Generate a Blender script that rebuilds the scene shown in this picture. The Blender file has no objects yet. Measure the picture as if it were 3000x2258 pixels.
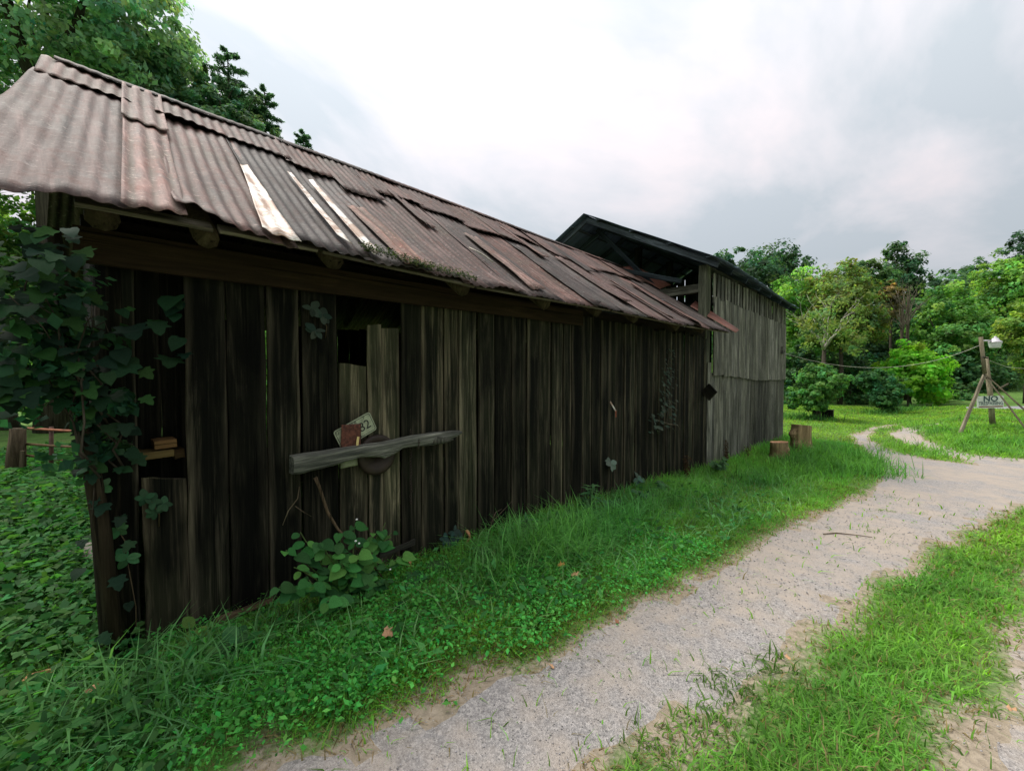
import bpy, math, random
import numpy as np
from mathutils import Vector, Matrix, noise as mnoise

# ------------------------------------------------------------------ camera, sky, sun, exposure
sc = bpy.context.scene
col = sc.collection
H = 1.55                     # eye height
YAW = math.radians(44.0)     # angle between the view and the long axis of the buildings (world X)
F = 1249.0                   # focal length in pixels of the 3000 px wide frame
CX, CY, HOR = 1500.0, 1129.0, 1096.0
PITCH = math.atan((CY - HOR) / F)

cam_d = bpy.data.cameras.new('camera')
cam = bpy.data.objects.new('camera', cam_d)
col.objects.link(cam)
cam_d.sensor_fit = 'HORIZONTAL'
cam_d.angle = 2 * math.atan(1500.0 / F)
cam_d.clip_start = 0.05
cam_d.clip_end = 2000
cam.location = (0, 0, H)
cam.rotation_euler = (math.pi / 2 - PITCH, 0, YAW - math.pi / 2)
sc.camera = cam
sc.render.resolution_x = 1024
sc.render.resolution_y = 770

SUN_EL = math.radians(62)
SUN_AZ = math.radians(104)    # direction to the sun in the XY plane, measured from +X
sun_dir = Vector((math.cos(SUN_EL) * math.cos(SUN_AZ), math.cos(SUN_EL) * math.sin(SUN_AZ), math.sin(SUN_EL)))
world = bpy.data.worlds.new('World')
sc.world = world
world.use_nodes = True
wn, wl = world.node_tree.nodes, world.node_tree.links
wn.clear()
w_out = wn.new('ShaderNodeOutputWorld')
w_bg = wn.new('ShaderNodeBackground')
w_bg.inputs['Strength'].default_value = 0.10
sky = wn.new('ShaderNodeTexSky')
sky.sky_type = 'NISHITA'
sky.sun_disc = False
sky.sun_elevation = SUN_EL
sky.sun_rotation = math.pi / 2 - SUN_AZ
w_tc = wn.new('ShaderNodeTexCoord')
sep = wn.new('ShaderNodeSeparateXYZ')
wl.new(w_tc.outputs['Generated'], sep.inputs[0])
def wmath(op, a, b=None, clamp=False):
    n = wn.new('ShaderNodeMath'); n.operation = op; n.use_clamp = clamp
    for i, v in enumerate((a, b)):
        if v is None: continue
        if isinstance(v, (int, float)): n.inputs[i].default_value = v
        else: wl.new(v, n.inputs[i])
    return n.outputs[0]
zz = wmath('ADD', wmath('MAXIMUM', sep.outputs['Z'], 0.0), 0.22)
comb = wn.new('ShaderNodeCombineXYZ')
wl.new(wmath('DIVIDE', sep.outputs['X'], zz), comb.inputs[0])
wl.new(wmath('DIVIDE', sep.outputs['Y'], zz), comb.inputs[1])
def wnoise(scale, detail, rough, dist, off):
    m = wn.new('ShaderNodeMapping'); m.inputs['Location'].default_value = off
    m.inputs['Rotation'].default_value = (0, 0, 0.5); m.inputs['Scale'].default_value = (0.75, 1.2, 1)
    wl.new(comb.outputs[0], m.inputs['Vector'])
    n = wn.new('ShaderNodeTexNoise')
    n.inputs['Scale'].default_value = scale; n.inputs['Detail'].default_value = detail
    n.inputs['Roughness'].default_value = rough; n.inputs['Distortion'].default_value = dist
    wl.new(m.outputs[0], n.inputs['Vector'])
    return n.outputs['Fac']
cl_a = wnoise(1.25, 6, 0.55, 0.4, (2.3, 0.7, 0))
cl_b = wnoise(3.4, 6, 0.55, 0.3, (5.0, 1.0, 0))
cl = wmath('ADD', wmath('MULTIPLY', wmath('ADD', wmath('MULTIPLY', wmath('SUBTRACT', cl_a, 0.5), 2.3), 0.5), 0.70), wmath('MULTIPLY', cl_b, 0.30))
# thin cloud lit by the hidden sun: brighter on the side of the sun
dotn = wn.new('ShaderNodeVectorMath'); dotn.operation = 'DOT_PRODUCT'
wl.new(w_tc.outputs['Generated'], dotn.inputs[0]); dotn.inputs[1].default_value = sun_dir
glow = wmath('MULTIPLY', wmath('POWER', wmath('MAXIMUM', dotn.outputs['Value'], 0.0), 1.6), 0.20)
clsum = wmath('ADD', cl, wmath('MULTIPLY', glow, 0.30))
ramp = wn.new('ShaderNodeValToRGB')
ramp.color_ramp.elements[0].position = 0.36; ramp.color_ramp.elements[0].color = (0.70, 0.75, 0.785, 1)
ramp.color_ramp.elements[1].position = 0.72; ramp.color_ramp.elements[1].color = (1.05, 0.965, 0.975, 1)
e = ramp.color_ramp.elements.new(0.56); e.color = (0.90, 0.885, 0.91, 1)
wl.new(clsum, ramp.inputs[0])
boost = wn.new('ShaderNodeVectorMath'); boost.operation = 'SCALE'
wl.new(ramp.outputs[0], boost.inputs[0])
# overcast sky: the zenith about three times as bright as the horizon
cie = wmath('DIVIDE', wmath('ADD', wmath('MULTIPLY', wmath('MAXIMUM', sep.outputs['Z'], 0.0), 2.0), 1.0), 3.0)
wl.new(wmath('MULTIPLY', wmath('MULTIPLY', wmath('ADD', glow, 1.0), cie), 5.0), boost.inputs['Scale'])
w_mix = wn.new('ShaderNodeMixRGB'); w_mix.inputs[0].default_value = 0.93
wl.new(sky.outputs[0], w_mix.inputs[1]); wl.new(boost.outputs[0], w_mix.inputs[2])
wl.new(w_mix.outputs[0], w_bg.inputs['Color'])
wl.new(w_bg.outputs[0], w_out.inputs['Surface'])

sun_d = bpy.data.lights.new('sun', 'SUN')
sun_d.energy = 1.5
sun_d.angle = math.radians(30)
sun_d.color = (1.0, 0.95, 0.87)
sun = bpy.data.objects.new('sun', sun_d)
col.objects.link(sun)
sun.rotation_euler = sun_dir.to_track_quat('Z', 'Y').to_euler()

sc.view_settings.view_transform = 'Standard'
sc.view_settings.look = 'None'
sc.view_settings.gamma = 1.0
sc.view_settings.exposure = 1.6
sc.cycles.max_bounces = 6
sc.cycles.transparent_max_bounces = 6

# ------------------------------------------------------------------ measuring helpers
rng = np.random.default_rng(7)
random.seed(7)
cY, sY = math.cos(YAW), math.sin(YAW)
def ray(px, py):
    x, y = (px - CX) / F, -(py - CY) / F
    cp, sp = math.cos(PITCH), math.sin(PITCH)
    f, u = cp + y * sp, y * cp - sp
    return Vector((f * cY + x * sY, f * sY - x * cY, u))
def on_y(px, py, Y):
    d = ray(px, py); t = Y / d.y
    return Vector((0, 0, H)) + d * t
def on_x(px, py, X):
    d = ray(px, py); t = X / d.x
    return Vector((0, 0, H)) + d * t
def at_depth(px, py, dep):
    d = ray(px, py); v = Vector((cY, sY, 0)); t = dep / d.dot(v)
    return Vector((0, 0, H)) + d * t
def sstep(a, b, x):
    t = np.clip((np.asarray(x, float) - a) / (b - a), 0, 1)
    return t * t * (3 - 2 * t)
def gz(X, Y):
    X = np.asarray(X, float); Y = np.asarray(Y, float)
    z = 0.05 - 0.40 * sstep(0, 10, X) - 0.09 * sstep(10, 16, X)
    z = z + 0.26 * sstep(17.5, 22, X) * sstep(1.2, -2.0, Y)
    r = np.sqrt(X * X + Y * Y)
    z = z + 15.0 * sstep(34, 125, r) * (0.75 + 0.25 * np.sin(np.arctan2(Y, X) * 5.0 + 0.6))
    z = z + 0.012 * np.sin(X * 2.1 + 0.7) * np.sin(Y * 2.7) + 0.02 * np.sin(X * 0.8) * np.cos(Y * 0.9 + 1)
    return z
def gz1(x, y): return float(gz(x, y))
def on_g(px, py):
    d = ray(px, py)
    z = 0.0
    for _ in range(40):
        t = (z - H) / min(d.z, -1e-4)
        t = min(t, 400)
        p = Vector((0, 0, H)) + d * t
        z = 0.5 * z + 0.5 * gz1(p.x, p.y)
    return Vector((p.x, p.y, gz1(p.x, p.y)))

# ------------------------------------------------------------------ object helpers
WM = {}
def link(o, parent=None, M=None):
    col.objects.link(o)
    M = M if M is not None else Matrix.Identity(4)
    if parent is not None:
        o.parent = parent
        o.matrix_basis = WM[parent.name].inverted() @ M
    else:
        o.matrix_basis = M
    WM[o.name] = M
    return o
def thing(name, label, cat, loc, group=None):
    o = bpy.data.objects.new(name, None)
    o.empty_display_size = 0.1
    link(o, None, Matrix.Translation(Vector(loc)))
    return tag(o, label, cat, group)
def tag(o, label, cat, group=None):
    o['label'] = label; o['category'] = cat
    if group: o['group'] = group
    return o
def struct(o): o['kind'] = 'structure'; return o
def stuff(o): o['kind'] = 'stuff'; return o
def mesh(name, verts, faces, smooth=False):
    me = bpy.data.meshes.new(name)
    me.from_pydata([tuple(v) for v in verts], [], faces)
    if smooth: me.polygons.foreach_set('use_smooth', [True] * len(me.polygons))
    me.update()
    return me
def obj(name, me, mat, parent=None, M=None, color=None):
    o = bpy.data.objects.new(name, me)
    if mat is not None and not me.materials: me.materials.append(mat)
    if color is not None: o.color = (*color, 1)
    return link(o, parent, M)
def np_mesh(name, V, T, tint=None, smooth=False):
    """V (n,3) vertices, T (m,k) polygons of k corners, tint (n,3)."""
    V = np.ascontiguousarray(V, np.float32); T = np.ascontiguousarray(T, np.int32)
    me = bpy.data.meshes.new(name)
    m, k = T.shape
    me.vertices.add(len(V)); me.vertices.foreach_set('co', V.ravel())
    me.loops.add(m * k); me.loops.foreach_set('vertex_index', T.ravel())
    me.polygons.add(m)
    me.polygons.foreach_set('loop_start', np.arange(0, m * k, k, dtype=np.int32))
    me.polygons.foreach_set('loop_total', np.full(m, k, np.int32))
    if smooth: me.polygons.foreach_set('use_smooth', np.ones(m, bool))
    if tint is not None:
        ca = me.color_attributes.new('tint', 'FLOAT_COLOR', 'POINT')
        c4 = np.ones((len(V), 4), np.float32); c4[:, :3] = tint
        ca.data.foreach_set('color', c4.ravel())
    me.update(); me.validate()
    return me
def frame(p, zdir, xhint):
    z = Vector(zdir).normalized()
    x = Vector(xhint); x = (x - z * x.dot(z)).normalized()
    y = z.cross(x)
    M = Matrix((x, y, z)).transposed().to_4x4()
    M.translation = Vector(p)
    return M
def plank(name, parent, p0, p1, w, th, mat, xhint=(1, 0, 0), color=None, jit=0.004, n=5, w1=None, ragged=0.0, warp=0.0, seed=None):
    """A sawn board from p0 to p1 (its axis), w wide along xhint, th thick, with uneven edges."""
    rr = random.Random(seed if seed is not None else hash((name, round(p0[0], 3), round(p0[2], 3), round(p1[2], 3))) & 0xffff)
    p0, p1 = Vector(p0), Vector(p1)
    L = (p1 - p0).length
    w1 = w if w1 is None else w1
    vs, fs, ed = [], [], []
    bow = rr.uniform(-1, 1) * warp
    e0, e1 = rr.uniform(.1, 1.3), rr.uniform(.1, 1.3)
    for i in range(n + 1):
        t = i / n
        ww = w + (w1 - w) * t
        a = -ww / 2 + rr.uniform(-jit, jit); b = ww / 2 + rr.uniform(-jit, jit)
        o = bow * math.sin(math.pi * t); ti = th / 2
        za = zb = L * t
        if i == n: za += rr.uniform(-ragged, ragged); zb += rr.uniform(-ragged, ragged)
        if i == 0: za += rr.uniform(-ragged, ragged) * .6; zb += rr.uniform(-ragged, ragged) * .6
        c = min(0.007, th * .3, ww * .2)
        y0, y1 = -ti + o, ti + o
        ra, rb = ww * rr.uniform(.12, .34), ww * rr.uniform(.12, .34)
        vs += [(a, y0 + c, za), (a + c, y0, za), (a + ra, y0, za), (b - rb, y0, zb), (b - c, y0, zb), (b, y0 + c, zb), (b, y1, zb), (a, y1, za)]
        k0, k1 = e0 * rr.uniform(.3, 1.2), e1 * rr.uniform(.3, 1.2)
        ed += [k0, k0, 0, 0, k1, k1, 0, 0]  # paler edges: caught light painted into the colour as edge wear
    for i in range(n):
        q = i * 8
        for k in range(8):
            fs.append((q + k, q + (k + 1) % 8, q + 8 + (k + 1) % 8, q + 8 + k))
    fs.append(tuple(range(7, -1, -1))); fs.append(tuple(n * 8 + k for k in range(8)))
    me = mesh(name, vs, fs)
    at = me.attributes.new('edge_light_dirt', 'FLOAT', 'POINT'); at.data.foreach_set('value', ed)
    return obj(name, me, mat, parent, frame(p0, p1 - p0, xhint), color)
def tube_data(pts, radii, seg=7, rough=0.0, rr=None, cap=True):
    vs, fs = [], []
    pts = [Vector(p) for p in pts]
    prev = None
    for i, p in enumerate(pts):
        d = (pts[min(i + 1, len(pts) - 1)] - pts[max(i - 1, 0)])
        if d.length < 1e-6: d = Vector((0, 0, 1))
        d.normalize()
        if prev is None:
            h = Vector((1, 0, 0)) if abs(d.x) < 0.8 else Vector((0, 1, 0))
        else: h = prev
        x = (h - d * h.dot(d)).normalized(); prev = x
        y = d.cross(x)
        for k in range(seg):
            a = 2 * math.pi * k / seg
            r = radii[i] * (1 + (rr.uniform(-rough, rough) if rr else 0))
            vs.append(p + (x * math.cos(a) + y * math.sin(a)) * r)
    for i in range(len(pts) - 1):
        for k in range(seg):
            fs.append((i * seg + k, i * seg + (k + 1) % seg, (i + 1) * seg + (k + 1) % seg, (i + 1) * seg + k))
    if cap:
        fs.append(tuple(range(seg - 1, -1, -1)))
        fs.append(tuple((len(pts) - 1) * seg + k for k in range(seg)))
    return vs, fs
def join(parts):
    V, Fc = [], []
    for vs, fs in parts:
        o = len(V); V += list(vs); Fc += [tuple(i + o for i in f) for f in fs]
    return V, Fc
def tube(name, parent, pts, radii, mat, seg=7, rough=0.0, color=None, seed=1, smooth=True):
    if isinstance(radii, (int, float)): radii = [radii] * len(pts)
    o0 = Vector(pts[0])
    vs, fs = tube_data([Vector(p) - o0 for p in pts], radii, seg, rough, random.Random(seed))
    return obj(name, mesh(name, vs, fs, smooth), mat, parent, Matrix.Translation(o0), color)
def box_data(x0, x1, y0, y1, z0, z1):
    v = [(x0, y0, z0), (x1, y0, z0), (x1, y1, z0), (x0, y1, z0), (x0, y0, z1), (x1, y0, z1), (x1, y1, z1), (x0, y1, z1)]
    f = [(3, 2, 1, 0), (4, 5, 6, 7), (0, 1, 5, 4), (1, 2, 6, 5), (2, 3, 7, 6), (3, 0, 4, 7)]
    return v, f
def lathe_data(profile, seg=20):
    vs, fs = [], []
    for r, z in profile:
        for k in range(seg):
            a = 2 * math.pi * k / seg
            vs.append((r * math.cos(a), r * math.sin(a), z))
    for i in range(len(profile) - 1):
        for k in range(seg):
            fs.append((i * seg + k, i * seg + (k + 1) % seg, (i + 1) * seg + (k + 1) % seg, (i + 1) * seg + k))
    return vs, fs
def text(name, s, size, mat, parent, M, extrude=0.001, color=None, bold=0.0):
    cu = bpy.data.curves.new(name, 'FONT')
    cu.body = s; cu.size = size; cu.extrude = extrude; cu.align_x = 'CENTER'; cu.align_y = 'CENTER'
    cu.resolution_u = 3; cu.offset = bold
    t = bpy.data.objects.new(name + '_tmp', cu)
    col.objects.link(t)
    bpy.context.view_layer.update()
    me = bpy.data.meshes.new_from_object(t.evaluated_get(bpy.context.evaluated_depsgraph_get()))
    bpy.data.objects.remove(t); bpy.data.curves.remove(cu)
    me.name = name
    me.materials.clear()
    return obj(name, me, mat, parent, M, color)
def in_poly(X, Y, poly):
    X = np.asarray(X); Y = np.asarray(Y)
    ins = np.zeros(X.shape, bool)
    n = len(poly)
    for i in range(n):
        x1, y1 = poly[i][0], poly[i][1]; x2, y2 = poly[(i + 1) % n][0], poly[(i + 1) % n][1]
        c = ((y1 > Y) != (y2 > Y))
        with np.errstate(divide='ignore', invalid='ignore'):
            xs = (x2 - x1) * (Y - y1) / (y2 - y1 + 1e-12) + x1
        ins ^= c & (X < xs)
    return ins

# ------------------------------------------------------------------ materials
class NT:
    def __init__(s, name):
        s.m = bpy.data.materials.new(name); s.m.use_nodes = True
        s.n, s.l = s.m.node_tree.nodes, s.m.node_tree.links
        s.n.clear()
        s.out = s.n.new('ShaderNodeOutputMaterial')
    def put(s, inp, v):
        if isinstance(v, bpy.types.NodeSocket): s.l.new(v, inp)
        elif v is not None:
            if inp.type == 'RGBA' and len(v) == 3: v = (*v, 1)
            inp.default_value = v
    def coord(s, kind='Object', scale=(1, 1, 1), rnd=True, loc=(0, 0, 0)):
        tc = s.n.new('ShaderNodeTexCoord'); v = tc.outputs[kind]
        if rnd:
            oi = s.n.new('ShaderNodeObjectInfo')
            cb = s.n.new('ShaderNodeVectorMath'); cb.operation = 'SCALE'
            cb.inputs[0].default_value = (37.0, 19.0, 53.0); s.l.new(oi.outputs['Random'], cb.inputs['Scale'])
            ad = s.n.new('ShaderNodeVectorMath'); s.l.new(v, ad.inputs[0]); s.l.new(cb.outputs[0], ad.inputs[1]); v = ad.outputs[0]
        mp = s.n.new('ShaderNodeMapping'); mp.inputs['Scale'].default_value = scale; mp.inputs['Location'].default_value = loc
        s.l.new(v, mp.inputs['Vector'])
        return mp.outputs[0]
    def noise(s, vec, scale=1, detail=4, rough=0.55, dist=0, out='Fac'):
        n = s.n.new('ShaderNodeTexNoise'); s.l.new(vec, n.inputs['Vector'])
        n.inputs['Scale'].default_value = scale; n.inputs['Detail'].default_value = detail
        n.inputs['Roughness'].default_value = rough; n.inputs['Distortion'].default_value = dist
        return n.outputs[out]
    def voronoi(s, vec, scale, out='Distance', rnd=1.0):
        n = s.n.new('ShaderNodeTexVoronoi'); s.l.new(vec, n.inputs['Vector']); n.inputs['Scale'].default_value = scale
        n.inputs['Randomness'].default_value = rnd
        return n.outputs[out]
    def ramp(s, fac, stops):
        r = s.n.new('ShaderNodeValToRGB'); s.l.new(fac, r.inputs[0])
        while len(r.color_ramp.elements) < len(stops): r.color_ramp.elements.new(0.5)
        for el, (p, c) in zip(r.color_ramp.elements, stops):
            el.position = p
            el.color = (*c, 1) if not isinstance(c, (int, float)) else (c, c, c, 1)
        return r.outputs[0]
    def mix(s, fac, a, b, mode='MIX'):
        m = s.n.new('ShaderNodeMixRGB'); m.blend_type = mode
        s.put(m.inputs[0], fac); s.put(m.inputs[1], a); s.put(m.inputs[2], b)
        return m.outputs[0]
    def math(s, op, a, b=0.0, clamp=False):
        m = s.n.new('ShaderNodeMath'); m.operation = op; m.use_clamp = clamp
        s.put(m.inputs[0], a); s.put(m.inputs[1], b)
        return m.outputs[0]
    def ocolor(s): return s.n.new('ShaderNodeObjectInfo').outputs['Color']
    def attr(s, name='tint'):
        a = s.n.new('ShaderNodeAttribute'); a.attribute_name = name; return a.outputs['Color']
    def bump(s, h, strength=0.5, dist=0.01):
        b = s.n.new('ShaderNodeBump'); b.inputs['Strength'].default_value = strength; b.inputs['Distance'].default_value = dist
        s.l.new(h, b.inputs['Height']); return b.outputs[0]
    def principled(s, base, rough=0.8, normal=None, metal=0.0, spec=0.3, trans=None):
        p = s.n.new('ShaderNodeBsdfPrincipled')
        s.put(p.inputs['Base Color'], base); s.put(p.inputs['Roughness'], rough); s.put(p.inputs['Metallic'], metal)
        s.put(p.inputs['Specular IOR Level'], spec)
        if normal is not None: s.l.new(normal, p.inputs['Normal'])
        sh = p.outputs[0]
        if trans is not None:
            t = s.n.new('ShaderNodeBsdfTranslucent'); s.put(t.inputs['Color'], trans[1])
            mx = s.n.new('ShaderNodeMixShader'); mx.inputs[0].default_value = trans[0]
            s.l.new(sh, mx.inputs[1]); s.l.new(t.outputs[0], mx.inputs[2]); sh = mx.outputs[0]
        s.l.new(sh, s.out.inputs['Surface'])
        return s.m

def wood_mat(name, dark, mid, light, bias=0.5, grain=1.0, stain=0.6, rough=0.85, shadow_green=None, edge_light=0.3):
    t = NT(name)
    g = t.noise(t.coord(scale=(70, 70, 1.6)), 1.0, 9, 0.72, 0.7)
    s = t.noise(t.coord(scale=(15, 15, 0.9)), 1.0, 9, 0.72, 0.9)
    big = t.noise(t.coord(scale=(3.2, 3.2, 1.1)), 1.0, 4, 0.55, 0.3)
    f = t.math('ADD', t.math('MULTIPLY', g, 0.42 * grain), t.math('MULTIPLY', s, 0.75))
    f = t.math('SUBTRACT', f, 0.42 * grain * .5 + .375 - bias)
    c = t.ramp(f, [(0.27, dark), (0.5, mid), (0.76, light)])
    # rain and mould stains
    st = t.ramp(t.math('ADD', t.math('MULTIPLY', big, .7), t.math('MULTIPLY', s, .3)), [(0.44, 1.0), (0.62, 0.0)])
    c = t.mix(t.math('MULTIPLY', st, stain), c, dark)
    if shadow_green: c = t.mix(t.math('MULTIPLY', t.ramp(big, [(0.45, 0.0), (0.7, 1.0)]), 0.5), c, shadow_green)  # green cast of the shadows put into the wood colour in patches
    cracks = t.ramp(t.noise(t.coord(scale=(60, 60, 0.7)), 1.0, 3, 0.5), [(0.30, 1.0), (0.38, 0.0)])
    c = t.mix(t.math('MULTIPLY', cracks, 0.7), c, tuple(x * .35 for x in dark))
    kn = t.voronoi(t.coord(scale=(4.5, 4.5, 1.7)), 1.0)
    c = t.mix(t.math('MULTIPLY', t.ramp(kn, [(0.05, 1.0), (0.13, 0.0)]), 0.75), c, tuple(x * .6 for x in dark))
    wa = t.n.new('ShaderNodeAttribute'); wa.attribute_name = 'edge_light_dirt'
    c = t.mix(t.math('MULTIPLY', t.math('MULTIPLY', wa.outputs['Fac'], edge_light), t.ramp(s, [(0.35, 0.1), (0.6, 1.0)]), True), c, light)  # light caught along board edges, mixed in as a paler colour
    c = t.mix(1.0, c, t.ocolor(), 'MULTIPLY')
    h = t.math('SUBTRACT', g, t.math('MULTIPLY', cracks, 0.8))
    return t.principled(c, rough, t.bump(h, 1.0, 0.010), spec=0.1)

M_SHED = wood_mat('dark_weathered_board', (0.0022, 0.0034, 0.0022), (0.030, 0.029, 0.020), (0.22, 0.198, 0.138), 0.465, 1.8, 0.85, shadow_green=(0.020, 0.026, 0.012), edge_light=0.5)
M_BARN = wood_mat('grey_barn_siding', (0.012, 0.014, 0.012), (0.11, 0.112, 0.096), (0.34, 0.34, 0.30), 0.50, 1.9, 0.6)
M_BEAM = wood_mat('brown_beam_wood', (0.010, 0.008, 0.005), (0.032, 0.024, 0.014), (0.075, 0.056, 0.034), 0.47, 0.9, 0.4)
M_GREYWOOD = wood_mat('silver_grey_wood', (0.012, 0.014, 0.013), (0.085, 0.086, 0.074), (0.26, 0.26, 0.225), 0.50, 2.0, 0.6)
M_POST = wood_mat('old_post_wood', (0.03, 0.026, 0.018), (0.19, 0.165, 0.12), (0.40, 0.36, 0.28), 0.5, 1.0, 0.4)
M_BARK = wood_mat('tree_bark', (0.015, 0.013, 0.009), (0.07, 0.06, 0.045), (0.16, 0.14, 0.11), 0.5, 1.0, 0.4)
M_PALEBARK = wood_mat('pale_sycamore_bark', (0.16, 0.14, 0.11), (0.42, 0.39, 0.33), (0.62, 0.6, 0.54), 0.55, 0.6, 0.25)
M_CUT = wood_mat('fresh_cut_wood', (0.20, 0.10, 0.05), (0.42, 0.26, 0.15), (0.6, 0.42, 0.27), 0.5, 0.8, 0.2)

def tin_mat(name, dark, mid, light, rough=0.5, rust=None, rlo=.52):
    t = NT(name)
    streak = t.noise(t.coord(scale=(15, 0.8, 0.8)), 1.0, 7, 0.66, 0.6)
    blotch = t.noise(t.coord(scale=(6, 3, 3)), 1.0, 8, 0.66, 0.8)
    speck = t.noise(t.coord(scale=(30, 40, 40)), 1.0, 5, 0.65)
    f = t.math('ADD', t.math('MULTIPLY', streak, 0.58), t.math('MULTIPLY', blotch, 0.42))
    c = t.ramp(f, [(0.36, dark), (0.5, mid), (0.64, light)])
    if rust: c = t.mix(t.math('MULTIPLY', t.ramp(t.noise(t.coord(scale=(7, 3, 7), loc=(3, 1, 4)), 1.0, 6, .62, .8), [(rlo, 0.0), (rlo + .13, 1.0)]), 0.85), c, rust)
    moss = t.ramp(t.math('ADD', t.math('MULTIPLY', speck, .5), t.math('MULTIPLY', t.noise(t.coord(scale=(2.4, 1.2, 2.4), loc=(9, 2, 1)), 1, 3), .5)), [(0.53, 0.0), (0.62, 1.0)])
    c = t.mix(t.math('MULTIPLY', moss, 0.6), c, (0.045, 0.050, 0.034))
    va_ = t.n.new('ShaderNodeAttribute'); va_.attribute_name = 'edge_light_dirt'
    vf = t.math('MULTIPLY', va_.outputs['Fac'], t.ramp(t.noise(t.coord(scale=(3, 2.2, 2.2), loc=(1, 7, 2)), 1, 5, .6), [(0.3, 0.25), (0.62, 0.95)]))
    c = t.mix(vf, c, tuple(a_ * .45 + b_ * .55 for a_, b_ in zip(dark, (0.040, 0.042, 0.028))))
    lich = t.ramp(speck, [(0.58, 0.0), (0.68, 1.0)])
    c = t.mix(t.math('MULTIPLY', lich, 0.4), c, (0.32, 0.28, 0.26))
    c = t.mix(1.0, c, t.ocolor(), 'MULTIPLY')
    r = t.math('ADD', t.math('MULTIPLY', blotch, 0.35), rough - 0.17)
    return t.principled(c, r, t.bump(t.math('ADD', speck, blotch), 0.55, 0.008), spec=0.28)
M_TIN = tin_mat('weathered_rusty_tin', (0.015, 0.0115, 0.0105), (0.060, 0.0435, 0.039), (0.15, 0.113, 0.104), 0.72, rust=(0.070, 0.034, 0.026))
M_TINPALE = tin_mat('pale_galvanised_tin', (0.52, 0.48, 0.44), (0.76, 0.74, 0.70), (0.86, 0.85, 0.82), 0.5, rust=(0.30, 0.17, 0.10), rlo=.43)
M_TINRED = tin_mat('red_rust_tin', (0.13, 0.05, 0.038), (0.24, 0.085, 0.06), (0.34, 0.15, 0.11), 0.6)
M_TINFLARE = tin_mat('flare_blue_barn_tin', (0.07, 0.11, 0.16), (0.12, 0.18, 0.26), (0.16, 0.23, 0.32), 0.6)  # blue veil of lens flare put into the tin colour

def leaf_mat(name, rough=0.5, tr=0.35, obj_color=False, mult=1.0):
    t = NT(name)
    if obj_color:
        c = t.ocolor()
        n = t.noise(t.coord(scale=(14, 14, 14)), 1.0, 3)
        c = t.mix(0.5, c, t.mix(1.0, c, t.ramp(n, [(0.3, 0.55), (0.7, 1.35)]), 'MULTIPLY'))
    else:
        c = t.attr('tint')
    tc = t.mix(1.0, c, (1.15, 1.25, 0.55), 'MULTIPLY')
    return t.principled(c, rough, None, 0.0, 0.14, trans=(tr, tc))
M_GRASS = leaf_mat('grass_blades', 0.6, 0.5)
M_FOLIAGE = leaf_mat('tree_foliage', 0.6, 0.52)
M_LEAF = leaf_mat('broad_leaf', 0.7, 0.3, obj_color=True)

def plain(name, c, rough=0.6, metal=0.0, spec=0.4, var=0.25, scale=12, bump=0.2):
    t = NT(name)
    n = t.noise(t.coord(scale=(scale,) * 3), 1.0, 6, 0.6, 0.4)
    cc = t.mix(1.0, c, t.ramp(n, [(0.3, 1 - var), (0.7, 1 + var)]), 'MULTIPLY')
    cc = t.mix(1.0, cc, t.ocolor(), 'MULTIPLY')
    return t.principled(cc, rough, t.bump(n, bump, 0.004), metal, spec)
M_RUST = plain('flaking_rust', (0.085, 0.030, 0.018), 0.85, var=0.75, scale=45, bump=0.9)
M_DARKIRON = plain('dark_iron', (0.018, 0.015, 0.012), 0.6, 0.0, 0.35, var=.4)
M_PLATE = plain('licence_plate_paint', (0.29, 0.33, 0.22), 0.55, var=0.3, scale=20)
M_BLACK = plain('black_paint', (0.012, 0.014, 0.012), 0.6)
M_WHITE = plain('white_sign_paint', (0.72, 0.74, 0.70), 0.6, var=0.18, scale=7)
M_REDP = plain('red_sign_paint', (0.24, 0.05, 0.04), 0.6)
M_NAVY = plain('dark_blue_sign_letters', (0.03, 0.07, 0.085), 0.6)
M_LAMP = plain('grey_lamp_metal', (0.52, 0.50, 0.53), 0.4, 0.3)
M_WIRE = plain('pale_cable', (0.42, 0.42, 0.34), 0.6)
M_GATE = plain('rusty_gate_tube', (0.20, 0.115, 0.075), 0.7, var=.4)
M_STONE = plain('stone', (0.34, 0.30, 0.26), 0.9, var=.3)
M_DRY = plain('dry_leaf', (0.42, 0.27, 0.15), 0.8, var=.3)
M_FUNGUS = plain('orange_ribbed_wood', (0.42, 0.21, 0.10), 0.85, var=.35, scale=40)
M_YELLOW = plain('yellow_tag_paint', (0.62, 0.50, 0.20), 0.6)
M_HOLESHADE = plain('painted_hole_shade', (0.01, 0.01, 0.01), 0.9)
def glass_mat():
    t = NT('frosted_lamp_refractor')
    return t.principled((0.80, 0.82, 0.82), 0.25, None, 0.0, 0.5, trans=(0.4, (0.85, 0.87, 0.87)))
M_REFR = glass_mat()
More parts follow.
